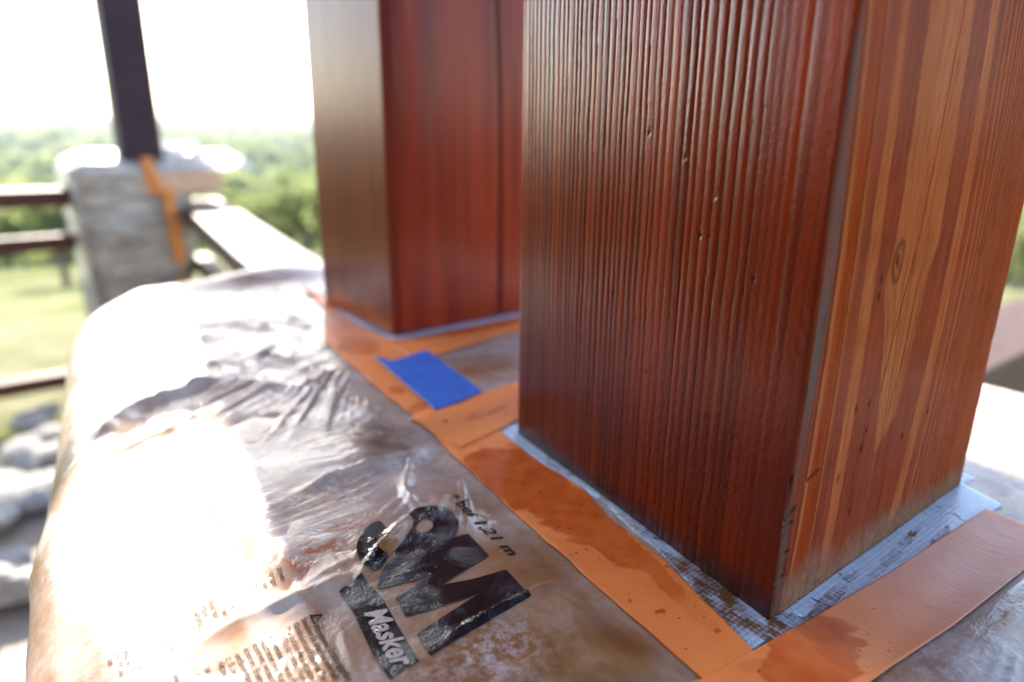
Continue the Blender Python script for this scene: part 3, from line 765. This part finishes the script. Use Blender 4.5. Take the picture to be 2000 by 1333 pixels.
# boundaries of the grain bands on the right-hand face, as survey pixels, converted to (distance from corner, height)
def zt_px(zx, zy): return (1500 + zx / 2.962, zy / 2.962)
def zm_px(zx, zy): return (1550 + zx / 2.667, 400 + zy / 2.667)
def zb_px(zx, zy): return (1480 + zx / 3.81, 880 + zy / 3.81)
def line(*pts):
    out = []
    for u, v in pts:
        q = on_plane(u, v, 1, .1276); out.append((q.z, q.x - PA[0]))
    out.sort(); return [a for a, b in out], [b for a, b in out]
def L_(t, m_, b_=()): return line(*[zt_px(*q) for q in t], *[zm_px(*q) for q in m_], *[zb_px(*q) for q in b_])
LIGHT = np.array([.34, .088, .028]); TAN = np.array([.33, .088, .028]); RED = np.array([.24, .036, .008]); PURP = np.array([.20, .040, .017]); GREY = np.array([.11, .065, .055]); DK = np.array([.045, .016, .011])
BND = [  # (left boundary line, colour right of it)
    (L_([(480, 0), (425, 700), (350, 1333)], [(130, 600), (20, 1333)], [(150, 900)]), GREY),
    (L_([(560, 0), (495, 700), (412, 1333)], [(180, 600), (72, 1333)], [(30, 1160)]), PURP),
    (L_([(585, 0), (522, 700), (432, 1333)], [(188, 600), (88, 1333)], [(182, 1160)]), LIGHT),
    (L_([(612, 0), (552, 700), (462, 1333)], [(205, 600), (108, 1333)], [(200, 1160)]), RED),
    (L_([(700, 0), (604, 700), (535, 1333)], [(266, 600), (160, 1333)], [(312, 1070)]), LIGHT),
    (L_([(715, 0), (622, 700), (552, 1333)], [(276, 600), (170, 1333)], [(322, 1060)]), PURP),
    (L_([(782, 0), (700, 700), (602, 1333)], [(335, 600), (228, 1333)], [(505, 560), (440, 1000)]), LIGHT),
    (L_([(822, 0), (762, 700), (662, 1333)], [(380, 600), (288, 1333)], [(565, 560), (505, 900)]), PURP),
    (L_([(945, 0), (845, 700), (750, 1333)], [(478, 380), (478, 600), (445, 1050), (430, 1255)], ()), TAN),
    (L_([(1205, 0), (1100, 700), (1000, 1333)], [(700, 350), (640, 620), (540, 1050), (432, 1255)], ()), PURP),
    (L_([(1310, 0), (1190, 700), (1080, 1333)], [(750, 480), (700, 900), (600, 1240)], [(960, 500)]), LIGHT),
    (L_([(1355, 0), (1235, 700), (1130, 1333)], [(800, 480), (745, 800), (650, 1240)], [(1010, 500)]), PURP)]
CRK = [L_([(582, 0), (520, 700), (425, 1333)], [(184, 600), (85, 1333)], [(182, 1160)]), L_([(700, 0), (602, 700), (533, 1333)], [(264, 600), (158, 1333)], [(310, 1070)]),
       L_([(945, 0), (845, 700), (750, 1333)], [(478, 380), (478, 600), (445, 1050)], ()), L_([(1145, 0), (1010, 700), (885, 1333)], [(560, 520), (455, 950)], ()),
       L_([(1145, 0), (1012, 700), (940, 1333)], [(640, 450), (590, 700), (500, 1050)], ())]
def xi(zr, zl, ul):
    zl = np.array(zl); ul = np.array(ul); r = np.interp(zr, zl, ul)
    if len(zl) > 1:
        lo = zr < zl[0]; r[lo] = ul[0] + (zr[lo] - zl[0]) * (ul[1] - ul[0]) / (zl[1] - zl[0])
        hi = zr > zl[-1]; r[hi] = ul[-1] + (zr[hi] - zl[-1]) * (ul[-1] - ul[-2]) / (zl[-1] - zl[-2])
    return r
def xq(zr, zl, ul):
    return np.polyval(np.polyfit(zl, ul, 2 if len(zl) > 3 else 1), zr)
def right_face(u, z):
    uu = u + .0004 * vnoise(z * 14, u * 20, 71)
    col = np.zeros(u.shape + (3,)); col[...] = PURP * .8
    h = np.zeros(u.shape)
    band = np.zeros(u.shape)
    zr = z[:, 0]
    for n_, ((zl, ul), cc) in enumerate(BND):
        b_ = (np.interp if n_ in (8, 9) else xq)(zr, zl, ul)[:, None] + (.00030 * vnoise(z * 50, u * 0, 72 + len(ul)))
        if n_ == 1: b_ = b_ * .78
        m_ = (ss(-.0004, .0004, uu - b_) if n_ % 2 == 0 else ss(-.0012, .0012, uu - b_))[..., None]
        col = col * (1 - m_) + cc * m_
        band = band * (1 - m_[..., 0]) + m_[..., 0] * (cc.sum() > .5)
    # regular narrow grain towards the far edge
    b_ = xq(zr, *BND[-1][0])[:, None]
    d_ = uu - b_; m_ = ss(.001, .004, d_)
    ph = d_ / (.0072 - .0035 * ss(0, .06, d_)) * 2 * math.pi + .6 * vnoise(u * 90, z * 6, 75)
    s_ = ss(-.35, .5, np.sin(ph)) * m_
    col = col * (1 - (m_ * 1)[..., None]) + (m_)[..., None] * (PURP * 1.05 + (LIGHT * .78 - PURP) * (s_[..., None]))
    band = band * (1 - m_) + s_ * m_
    k = fbm(u * 260, z * 9, 76, 4)[..., None]; col = col * (1 + .18 * k)
    k2 = fbm(u * 1500, z * 40, 78, 2)[..., None]; col = col * (1 + .24 * k2)
    fl_ = ss(.45, .8, vnoise(u * 1000, z * 75, 79))[..., None] * .26; col = col * (1 - fl_)
    t_ = ss(-.2, .6, fbm(u * 40, z * 25, 77, 3))[..., None] * .35; col = col * (1 - t_) + RED * 1.15 * t_
    h = h - .00028 * band
    for n_, (zl, ul) in enumerate(CRK):
        b_ = (xq if n_ < 2 else xi)(zr, zl, ul)[:, None] + .00025 * vnoise(z * 200, u * 0, 80 + n_)
        wd = (.0006, .0005, .0003, .0003, .0002)[n_]
        on_ = 1.0 if n_ < 2 else ss(zl[0] - .004, zl[0] + .004, z)
        if n_ == 4: on_ = on_ * ss(.17, .155, z)
        g_ = np.exp(-((uu - b_) / wd) ** 2) * on_
        col = col * (1 - .88 * g_[..., None]); h = h - .0005 * g_
        if n_ < 3: h = h + .00010 * ss(-.012, 0, uu - b_) * (uu < b_) * on_
    # tongue lines
    tl = np.interp(zr, *BND[8][0])[:, None]; tr_ = np.interp(zr, *BND[9][0])[:, None]
    ins = ss(0, .001, uu - tl) * ss(0, .001, tr_ - uu)
    fr = np.clip((uu - tl) / np.maximum(tr_ - tl, 1e-4), 0, 1)
    lines = ss(.35, .9, np.sin(fr * 34 + 3 * vnoise(z * 18, u * 20, 85))) * ins * ss(.16, .12, z)
    col = col * (1 - .25 * lines[..., None])
    # the knot
    q = on_plane(1757, 492, 1, .1276); kx, kz = q.x - PA[0], q.z
    d_ = np.hypot((u - kx) / .0042, (z - kz) / .0085)
    kr = np.exp(-((d_ - .95) / .22) ** 2)[..., None]; col = col * (1 - .6 * kr)
    ki = ss(1.0, .6, d_)[..., None]; col = col * (1 - ki) + (LIGHT * .8) * ki * (1 + .2 * np.sin(d_ * 16)[..., None])
    kc = np.exp(-(((u - kx) * .9 + (z - kz) * .35) / .0007) ** 2 - ((z - kz) / .0028) ** 2); col = col * (1 - .92 * kc[..., None]); h = h - .0016 * kc + .0006 * np.exp(-((d_ - .9) / .3) ** 2)
    # pits
    for px in [(1675, 783), (1695, 826), (1684, 862), (1764, 838), (1700, 775), (1815, 790), (1862, 750), (1830, 930), (1867, 660), (1720, 560), (1725, 527), (1640, 920), (1662, 985)]:
        q = on_plane(*px, 1, .1276); g_ = np.exp(-((u - q.x + PA[0]) / .0008) ** 2 - ((z - q.z) / .0019) ** 2); col = col * (1 - .75 * g_[..., None]); h = h - .0006 * g_
    # gouges across the corner strip
    for a_, b__, dp in [((1578, 925), (1600, 903), .0022), ((1538, 1005), (1556, 975), .002), ((1537, 1020), (1550, 1004), .0015), ((1517, 1128), (1537, 1108), .0012), ((1531, 1075), (1543, 1060), .0009), ((1545, 945), (1551, 915), .001)]:
        qa = on_plane(*a_, 1, .1276); qb = on_plane(*b__, 1, .1276)
        d_, _ = seg_dist(u, z, [(qa.x - PA[0], qa.z), (qb.x - PA[0], qb.z)]); g_ = np.exp(-(d_ / .00075) ** 2)
        col = col * (1 - .92 * g_[..., None]); h = h - dp * g_
    # weathered foot, broken corner strip below the big gouge
    low = ss(.062, .050, z) * ss(.0062, .0052, u)
    col = col * (1 - .75 * low[..., None]) + np.array([.10, .06, .05]) * .75 * low[..., None]; h = h - .0007 * low * (1 + fbm(u * 300, z * 120, 88, 3))
    foot = ss(.021, .001, z + .011 * fbm(u * 55, z * 30, 87, 4) - .006 * ss(.2, .0, u)) * .78 * ss(.004, .008, u)
    col = col * (1 - foot[..., None]) + (np.array([.20, .115, .072]) * (1 + .45 * fbm(u * 380, z * 240, 89, 3)[..., None])) * foot[..., None]
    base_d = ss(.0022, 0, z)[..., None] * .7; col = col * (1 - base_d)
    h = h + .00007 * fbm(u * 700, z * 90, 90, 3)
    return h, np.clip(col, 0, 1), np.full(u.shape, .09)

def build_post(name, corners, faces_fn, zs, mat, nfine, ncoarse, rad_, z0, label):
    """closed prism with rounded arrises; corners B, A, D, C in plan; faces_fn for B-A and A-D"""
    B, A, D, Cc = [Vector(q) for q in corners]
    segs = [(B, A, nfine, 0), (A, D, nfine, 1), (D, Cc, ncoarse, 2), (Cc, B, ncoarse, 3)]
    pos = []; nor = []; kind = []; par = []
    for (p0, p1, n_, kd) in segs:
        d = (p1 - p0); L = d.length; d.normalize(); nn = Vector((-d.y, d.x)) * -1
        if kd == 0: nn = Vector((d.y, -d.x))
        nn = Vector((d.y, -d.x))
        for t in np.linspace(rad_, L - rad_, n_):
            pos.append(p0 + d * t); nor.append(nn); kind.append(kd); par.append((L - t) if kd == 0 else t)
        # arc to the next face
        nxt = {0: (Cc if 0 else D), 1: Cc, 2: B, 3: A}[kd]
        d2 = (nxt - p1).normalized() if kd != 0 else (D - A).normalized()
        n2 = Vector((d2.y, -d2.x)); cen = p1 - d * rad_ - nn * rad_
        for a in (.15, .3, .5, .7, .85):
            m_ = (nn * (1 - a) + n2 * a).normalized(); pos.append(cen + m_ * rad_); nor.append(m_); kind.append(kd if a < .5 else (kd + 1) % 4); par.append(rad_ * (1 - a) if (kd == 0 and a < .5) else (rad_ * a if kd == 0 else (L if a < .5 else 0)))
    pos = np.array([tuple(q) for q in pos]); nor = np.array([tuple(q) for q in nor]); kind = np.array(kind); par = np.array(par)
    nz, nc = len(zs), len(pos)
    Hh = np.zeros((nz, nc)); Cl = np.zeros((nz, nc, 3)); Gl = np.ones((nz, nc)); Cl[...] = (.16, .03, .012)
    for kd in (0, 1):
        m_ = kind == kd
        PP, ZZ = np.meshgrid(par[m_], zs); h_, c_, g_ = faces_fn[kd](PP, ZZ)
        Hh[:, m_] = h_; Cl[:, m_] = c_; Gl[:, m_] = g_
    for kd, fk in ((2, 1), (3, 0)):
        m_ = kind == kd
        PP, ZZ = np.meshgrid(par[m_], zs); h_, c_, g_ = faces_fn[fk](PP, ZZ)
        Cl[:, m_] = c_; Gl[:, m_] = g_
    V = np.zeros((nz, nc, 3)); V[..., 0] = pos[:, 0] + nor[:, 0] * Hh; V[..., 1] = pos[:, 1] + nor[:, 1] * Hh; V[..., 2] = zs[:, None] + z0
    F = grid_faces(nz, nc, True)
    V = V.reshape(-1, 3); cols = Cl.reshape(-1, 3)
    o = mesh_np(name, V, F, mat, None, True, cols, {'gloss': Gl})
    bm = bmesh.new(); bm.from_mesh(o.data); bm.verts.ensure_lookup_table()
    for row in (0, nz - 1):
        try: bm.faces.new([bm.verts[row * nc + k] for k in range(nc)][::(1 if row else -1)])
        except ValueError: pass
    bm.to_mesh(o.data); bm.free()
    return tag(o, label, 'timber post')
zs_near = np.concatenate([np.arange(0, .275, .00072), np.linspace(.28, .95, 30)])
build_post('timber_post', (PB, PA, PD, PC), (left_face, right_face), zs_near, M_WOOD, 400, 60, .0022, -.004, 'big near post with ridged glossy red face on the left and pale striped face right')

def far_left(w_, z):
    p = .0045; ph = w_ / p + .4 * vnoise(z * 8, w_ * 20, 101)
    h = .00022 * np.cos(ph * 6.283)
    k = np.clip(.5 + .6 * fbm(w_ * 70, z * 7, 102, 4), 0, 1)[..., None]
    col = np.array([.20, .040, .012]) * (1 - k) + np.array([.33, .085, .028]) * k
    q = np.exp(-((w_ - .155) / .004) ** 2 - ((z - .022) / .007) ** 2)[..., None]; col = col * (1 - .8 * q)
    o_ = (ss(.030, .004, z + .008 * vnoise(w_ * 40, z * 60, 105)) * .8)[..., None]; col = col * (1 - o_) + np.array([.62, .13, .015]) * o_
    return h, col, np.ones(w_.shape)
def far_right(u, z):
    k = np.clip(.5 + .8 * fbm(u * 60 + .6 * z, z * 3, 111, 3), 0, 1)[..., None]
    col = np.array([.19, .018, .010]) * (1 - k) + np.array([.40, .052, .018]) * k
    uc = .128 + .02 * (.05 - z) + .004 * np.sin(z * 9); g_ = np.exp(-((u - uc) / .0024) ** 2) * ss(-.05, .02, z)
    g2 = np.exp(-((u - .006) / .004) ** 2) * .6
    col = col * (1 - .85 * np.maximum(g_, g2)[..., None]); h = -.002 * g_ + .0006 * fbm(u * 50, z * 5, 112, 3)
    return h, col, np.full(u.shape, .6)
zs_far = np.concatenate([np.arange(0, .46, .004), np.linspace(.48, .95, 12)])
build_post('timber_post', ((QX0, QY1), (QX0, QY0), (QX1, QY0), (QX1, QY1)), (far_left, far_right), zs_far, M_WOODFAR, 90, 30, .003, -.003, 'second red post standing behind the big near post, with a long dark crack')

# ------------------------------------------------------------------ second pier with its post
def blob_box(name, lo, hi, bev, mat, parent, wob, fr, cuts=5, seg=4, seed=0, taper=0.):
    bm = box_bm(lo, hi, bev, seg)
    bmesh.ops.subdivide_edges(bm, edges=[e for e in bm.edges if e.calc_length() > .08], cuts=cuts, use_grid_fill=True)
    cx, cy = (lo[0] + hi[0]) / 2, (lo[1] + hi[1]) / 2
    from mathutils import noise as mn
    for v in bm.verts:
        nn = mn.noise_vector(v.co * fr + Vector((seed, 0, 0))); v.co += nn * wob
        if taper:
            k = 1 - taper * max(0, min(1, (hi[2] - v.co.z) / (hi[2] - lo[2]) * 1.6)); v.co.x = cx + (v.co.x - cx) * k; v.co.y = cy + (v.co.y - cy) * k
    return bm_obj(name, bm, mat, parent, True)
def film2_mat(name, c0, c1, tl=0):
    m, nt, b = new_mat(name); v = mapping(nt, (1, 1, 4))
    nt.links.new(ramp(nt, noise(nt, v, 5, 6, .6), [(.3, c0), (.7, c1)]), b.inputs['Base Color'])
    setp(b, Roughness=.5, Coat_Weight=.8, Coat_Roughness=.15)
    n = bump(nt, noise(nt, mapping(nt, (1, 1, 3)), 12, 5, .6, .8), .8, .03); nt.links.new(n, b.inputs['Normal']); nt.links.new(n, b.inputs['Coat Normal'])
    if tl:
        tr = N(nt, 'ShaderNodeBsdfTranslucent'); tr.inputs[0].default_value = (.8, .78, .76, 1); nt.links.new(n, tr.inputs['Normal'])
        ms = N(nt, 'ShaderNodeMixShader'); ms.inputs[0].default_value = tl
        nt.links.new(b.outputs[0], ms.inputs[1]); nt.links.new(tr.outputs[0], ms.inputs[2]); nt.links.new(ms.outputs[0], nt.nodes['Material Output'].inputs['Surface'])
    return m
M_F2 = film2_mat('brown_film', (.16, .11, .075), (.62, .52, .43)); M_F3 = film2_mat('white_film', (.55, .55, .57), (.75, .75, .77), .5)
M_BOARD = simple('cardboard_edge', (.62, .36, .22), .8, 8, .2)
p2 = empty('wrapped_pier', 'stone pier wrapped in crinkled plastic behind on the left', 'pier', (.76, 4.75, -1.42))
def under(o, parent):
    o.parent = parent; o.matrix_parent_inverse = Matrix.Translation(-parent.location); return o
# stones of the pier show through: courses of separate blocks inside the wrap
stones = []
r_ = random.Random(3); z_ = -1.42
while z_ < -.12:
    hh_ = r_.uniform(.11, .19); 
    if z_ + hh_ > -.06: hh_ = -.06 - z_
    x_ = .50
    while x_ < 1.02:
        wd = min(r_.uniform(.14, .3), 1.04 - x_)
        if wd < .06: break
        stones.append(((x_, 4.42 + r_.uniform(-.01, .02), z_), (x_ + wd - .014, 4.62, z_ + hh_ - .014))); x_ += wd
    z_ += hh_
for lo, hi in stones:
    o = blob_box('stone', lo, hi, .02, M_STONE, None, .012, 8, 1, 2, lo[0] * 9); under(o, p2)
under(bm_obj('core', box_bm((.50, 4.58, -1.42), (1.04, 5.1, -.06), .03), M_STONE), p2)
def wrap_sheet():
    # film wound round the pier: four walls and a rounded top
    n1, n2 = 160, 80
    th = np.linspace(0, 2 * math.pi, n1, endpoint=False); sg = np.concatenate([np.linspace(0, .22, 24), np.linspace(.25, 1.42, 56)])
    T, Sg = np.meshgrid(th, sg)
    c, s = np.cos(T), np.sin(T); e = .32
    bx = np.sign(c) * np.abs(c) ** e; by = np.sign(s) * np.abs(s) ** e
    k = np.clip(Sg / .22, 0, 1); prof = np.sin(k * math.pi / 2) ** .6
    inset = .045 * ss(.5, 1.2, Sg)
    wob = .014 * fbm(T * 3, Sg * 14, 51, 4) + .012 * fbm(T * 9, Sg * 30, 52, 2)
    xx = .775 + (.300 * prof - inset + wob * k) * bx; yy = 4.76 + (.37 * prof - inset + wob * k) * by
    zz = .015 - .10 * (1 - np.cos(k * math.pi / 2)) - np.clip(Sg - .22, 0, None) + .01 * fbm(xx * 12, yy * 12, 53, 3)
    return np.stack([xx, yy, zz], -1).reshape(-1, 3), grid_faces(len(sg), n1, True)
V, F = wrap_sheet()
wf = mesh_np('plastic_wrap', V, F[:, ::-1], M_F2, None, True)
tag(wf, 'crinkled brownish plastic wrapped round the far left pier', 'plastic film')
def bunched(name, x0, x1, y0, y1, z0, hgt, seed, label):
    n1, n2 = 60, 40
    U, V = np.meshgrid(np.linspace(0, 1, n1), np.linspace(0, 1, n2))
    e = np.clip(np.minimum(np.minimum(U, 1 - U) * 9, np.minimum(V, 1 - V) * 5), 0, 1)
    xx = x0 + (x1 - x0) * U + .012 * vnoise(U * 9, V * 7, seed); yy = y0 + (y1 - y0) * V + .012 * vnoise(U * 9, V * 7, seed + 1)
    zz = z0 + hgt * np.sqrt(e) * (.45 + .55 * V) * (.8 + .5 * fbm(U * 5, V * 4, seed + 2, 4)) + .012 * fbm(U * 16, V * 9, seed + 3, 3) * e
    o = mesh_np(name, np.stack([xx, yy, zz], -1).reshape(-1, 3), grid_faces(n2, n1), M_F3, None, True)
    return tag(o, label, 'plastic film')
bunched('folded_plastic', .875, 1.43, 4.37, 4.78, -.085, .115, 201, 'bright white bunched plastic lying on the beige ledge beside the dark post')
bunched('folded_plastic', .95, 1.18, 4.42, 4.70, -.02, .12, 211, 'raised white lump on top of the bunched plastic sheet')
bd = blob_box('cap_board', (.80, 4.385, -.215), (1.245, 4.80, -.075), .02, M_BOARD, None, .008, 6, 3); tag(bd, 'beige boxed ledge projecting right from the wrapped pier', 'board')
def strip3(name, a, b, wd, label, mat, grp=None):
    a = Vector(a); b = Vector(b); d = (b - a).normalized(); sx = Vector((1, 0, 0)); nn = 22
    V = []
    for i in range(nn):
        p_ = a.lerp(b, i / (nn - 1)) + Vector((.004 * math.sin(i * .8), .003 * math.sin(i * 1.7), 0))
        for s_ in (-.5, -.17, .17, .5): V.append(p_ + sx * (wd * s_) + Vector((0, -.003 * (1 - abs(s_)), 0)))
    o = mesh_np(name, [tuple(q) for q in V], grid_faces(nn, 4), mat); md = o.modifiers.new('t', 'SOLIDIFY'); md.thickness = .002
    return tag(o, label, 'tape', grp)
M_TAPE2 = simple('orange_tape_far', (.66, .20, .03), .5, 6, .12)
strip3('orange_tape', (.835, 4.365, -.005), (.885, 4.365, -.215), .062, 'short slanted orange tape on the wrapped pier below the dark post', M_TAPE2)
strip3('orange_tape', (.925, 4.36, -.17), (.945, 4.36, -.61), .062, 'long vertical orange tape hanging down the wrapped pier', M_TAPE2)
strip3('orange_tape', (.93, 4.36, -.70), (.935, 4.36, -.76), .06, 'small orange tape scrap low on the wrapped pier', M_TAPE2)
strip3('blue_tape', (.85, 4.36, -.70), (.852, 4.36, -.745), .045, 'tiny blue tape piece low on the wrapped pier', M_BLUE)
post2 = bm_obj('timber_post', box_bm((.735, 4.42, -.02), (.945, 4.63, 1.75), .006), M_DARKPOST); tag(post2, 'dark blurred timber post on the far left pier', 'timber post')

# ------------------------------------------------------------------ railings
def railing(name, label, rails, loc):
    t = empty(name, label, 'railing', loc)
    for nm, a, b, wd, ht, mt in rails: under(bm_obj(nm, beam_bm(a, b, wd, ht), mt), t)
    return t
railing('timber_railing', 'red brown railing of horizontal bars left of the wrapped pier', [
    ('top_rail', (-5, 4.72, -.17), (.49, 4.66, -.175), .16, .095, M_RAIL), ('middle_rail', (-5, 4.72, -.43), (.47, 4.63, -.425), .07, .085, M_RAIL), ('bottom_rail', (-5, 4.63, -1.19), (.44, 4.50, -1.18), .08, .085, M_RAIL),
    ('baluster_post', (-2.6, 4.72, -1.42), (-2.6, 4.721, -.28), .09, .09, M_RAIL)], (-2, 4.7, -1.4))
railing('timber_railing', 'broad weathered handrail running from the near pier to the wrapped pier', [
    ('top_rail', (.68, .98, -.29), (1.175, 4.75, -.28), .25, .10, M_RAIL2), ('middle_rail', (.66, .98, -.62), (1.12, 4.6, -.60), .09, .10, M_RAIL), ('bottom_rail', (.66, .98, -1.18), (1.10, 4.6, -1.18), .09, .10, M_RAIL)], (.9, 2.8, -1.4))
railing('timber_railing', 'sunlit handrail seen at the right edge behind the near post', [
    ('top_rail', (.64, .47, -.195), (4.6, .44, -.195), .17, .11, M_RAIL2), ('middle_rail', (.64, .47, -.6), (4.6, .44, -.6), .08, .10, M_RAIL), ('bottom_rail', (.64, .47, -1.18), (4.6, .44, -1.18), .08, .10, M_RAIL)], (2.5, .45, -1.4))

# unseen beams added on the posts, shaped to throw shade along the pier
rt = empty('shade_beams', 'unseen timber beams added on top of the posts to cast shade', 'roof beams', (.4, .3, 1.7))
def quad_beam(pts, z0, z1):
    bm = bmesh.new(); lo = [bm.verts.new((x, y, z0)) for x, y in pts]; hi = [bm.verts.new((x, y, z1)) for x, y in pts]
    bm.faces.new(lo[::-1]); bm.faces.new(hi)
    for i in range(len(pts)): bm.faces.new([lo[i], lo[(i + 1) % len(pts)], hi[(i + 1) % len(pts)], hi[i]])
    return bm
ZB = .946
KX, KY = S.x / S.z, S.y / S.z
def sh(x, y, z=ZB): return (x + KX * z, y + KY * z)     # beam point whose shadow falls at (x, y) on the pier top
e1 = sh(.170, .80); e0 = sh(.086, .26)
sl = (e1[0] - e0[0]) / (e1[1] - e0[1])
def ledge(y): return e0[0] + (y - e0[1]) * sl
under(bm_obj('shade_plate', quad_beam([(ledge(-1.2), -1.2), (ledge(-1.2) + .42, -1.2), (ledge(2.7) + .42, 2.7), (ledge(2.7), 2.7)], ZB, ZB + .16), M_RAIL), rt)
ra = sh(.1, .512, ZB + .165); rb = sh(.1, .538, ZB + .165)
under(bm_obj('shade_batten', quad_beam([(-3.0, ra[1] - .24), (2.5, ra[1] + .18), (2.5, rb[1] + .18), (-3.0, rb[1] - .24)], ZB + .163, ZB + .188), M_RAIL), rt)
# unseen board wall and overhang, added to darken reflections on the near post
dwall = empty('added_dark_wall', 'dark board wall added out of view on the left to block sky reflections', 'wall', (-2.6, -.7, -1.4))
for k in range(26):
    z0 = -1.4 + k * .16
    under(bm_obj('board', box_bm((-2.72, -4.0, z0), (-2.6 + .006 * (k % 2), 3.9, z0 + .155), .004, 1), M_BLOCKER), dwall)
for k in range(14):
    x0 = -3.0 + k * .16
    under(bm_obj('sky_blocker_board', box_bm((x0, -4.2, 1.38), (x0 + .155, 4.0, 1.405), .004, 1), M_BLOCKER), dwall)

# ------------------------------------------------------------------ air
hz = bm_obj('haze', box_bm((-5400, -5400, -400), (5400, 5400, 60)), M_STONE)
hm = bpy.data.materials.new('haze_air'); hm.use_nodes = True; hn = hm.node_tree; hn.nodes.clear()
pv = hn.nodes.new('ShaderNodeVolumePrincipled'); pv.inputs['Color'].default_value = (.92, .96, 1, 1); pv.inputs['Density'].default_value = .00024
ho = hn.nodes.new('ShaderNodeOutputMaterial'); hn.links.new(pv.outputs[0], ho.inputs['Volume'])
hz.data.materials.clear(); hz.data.materials.append(hm); hz['kind'] = 'stuff'
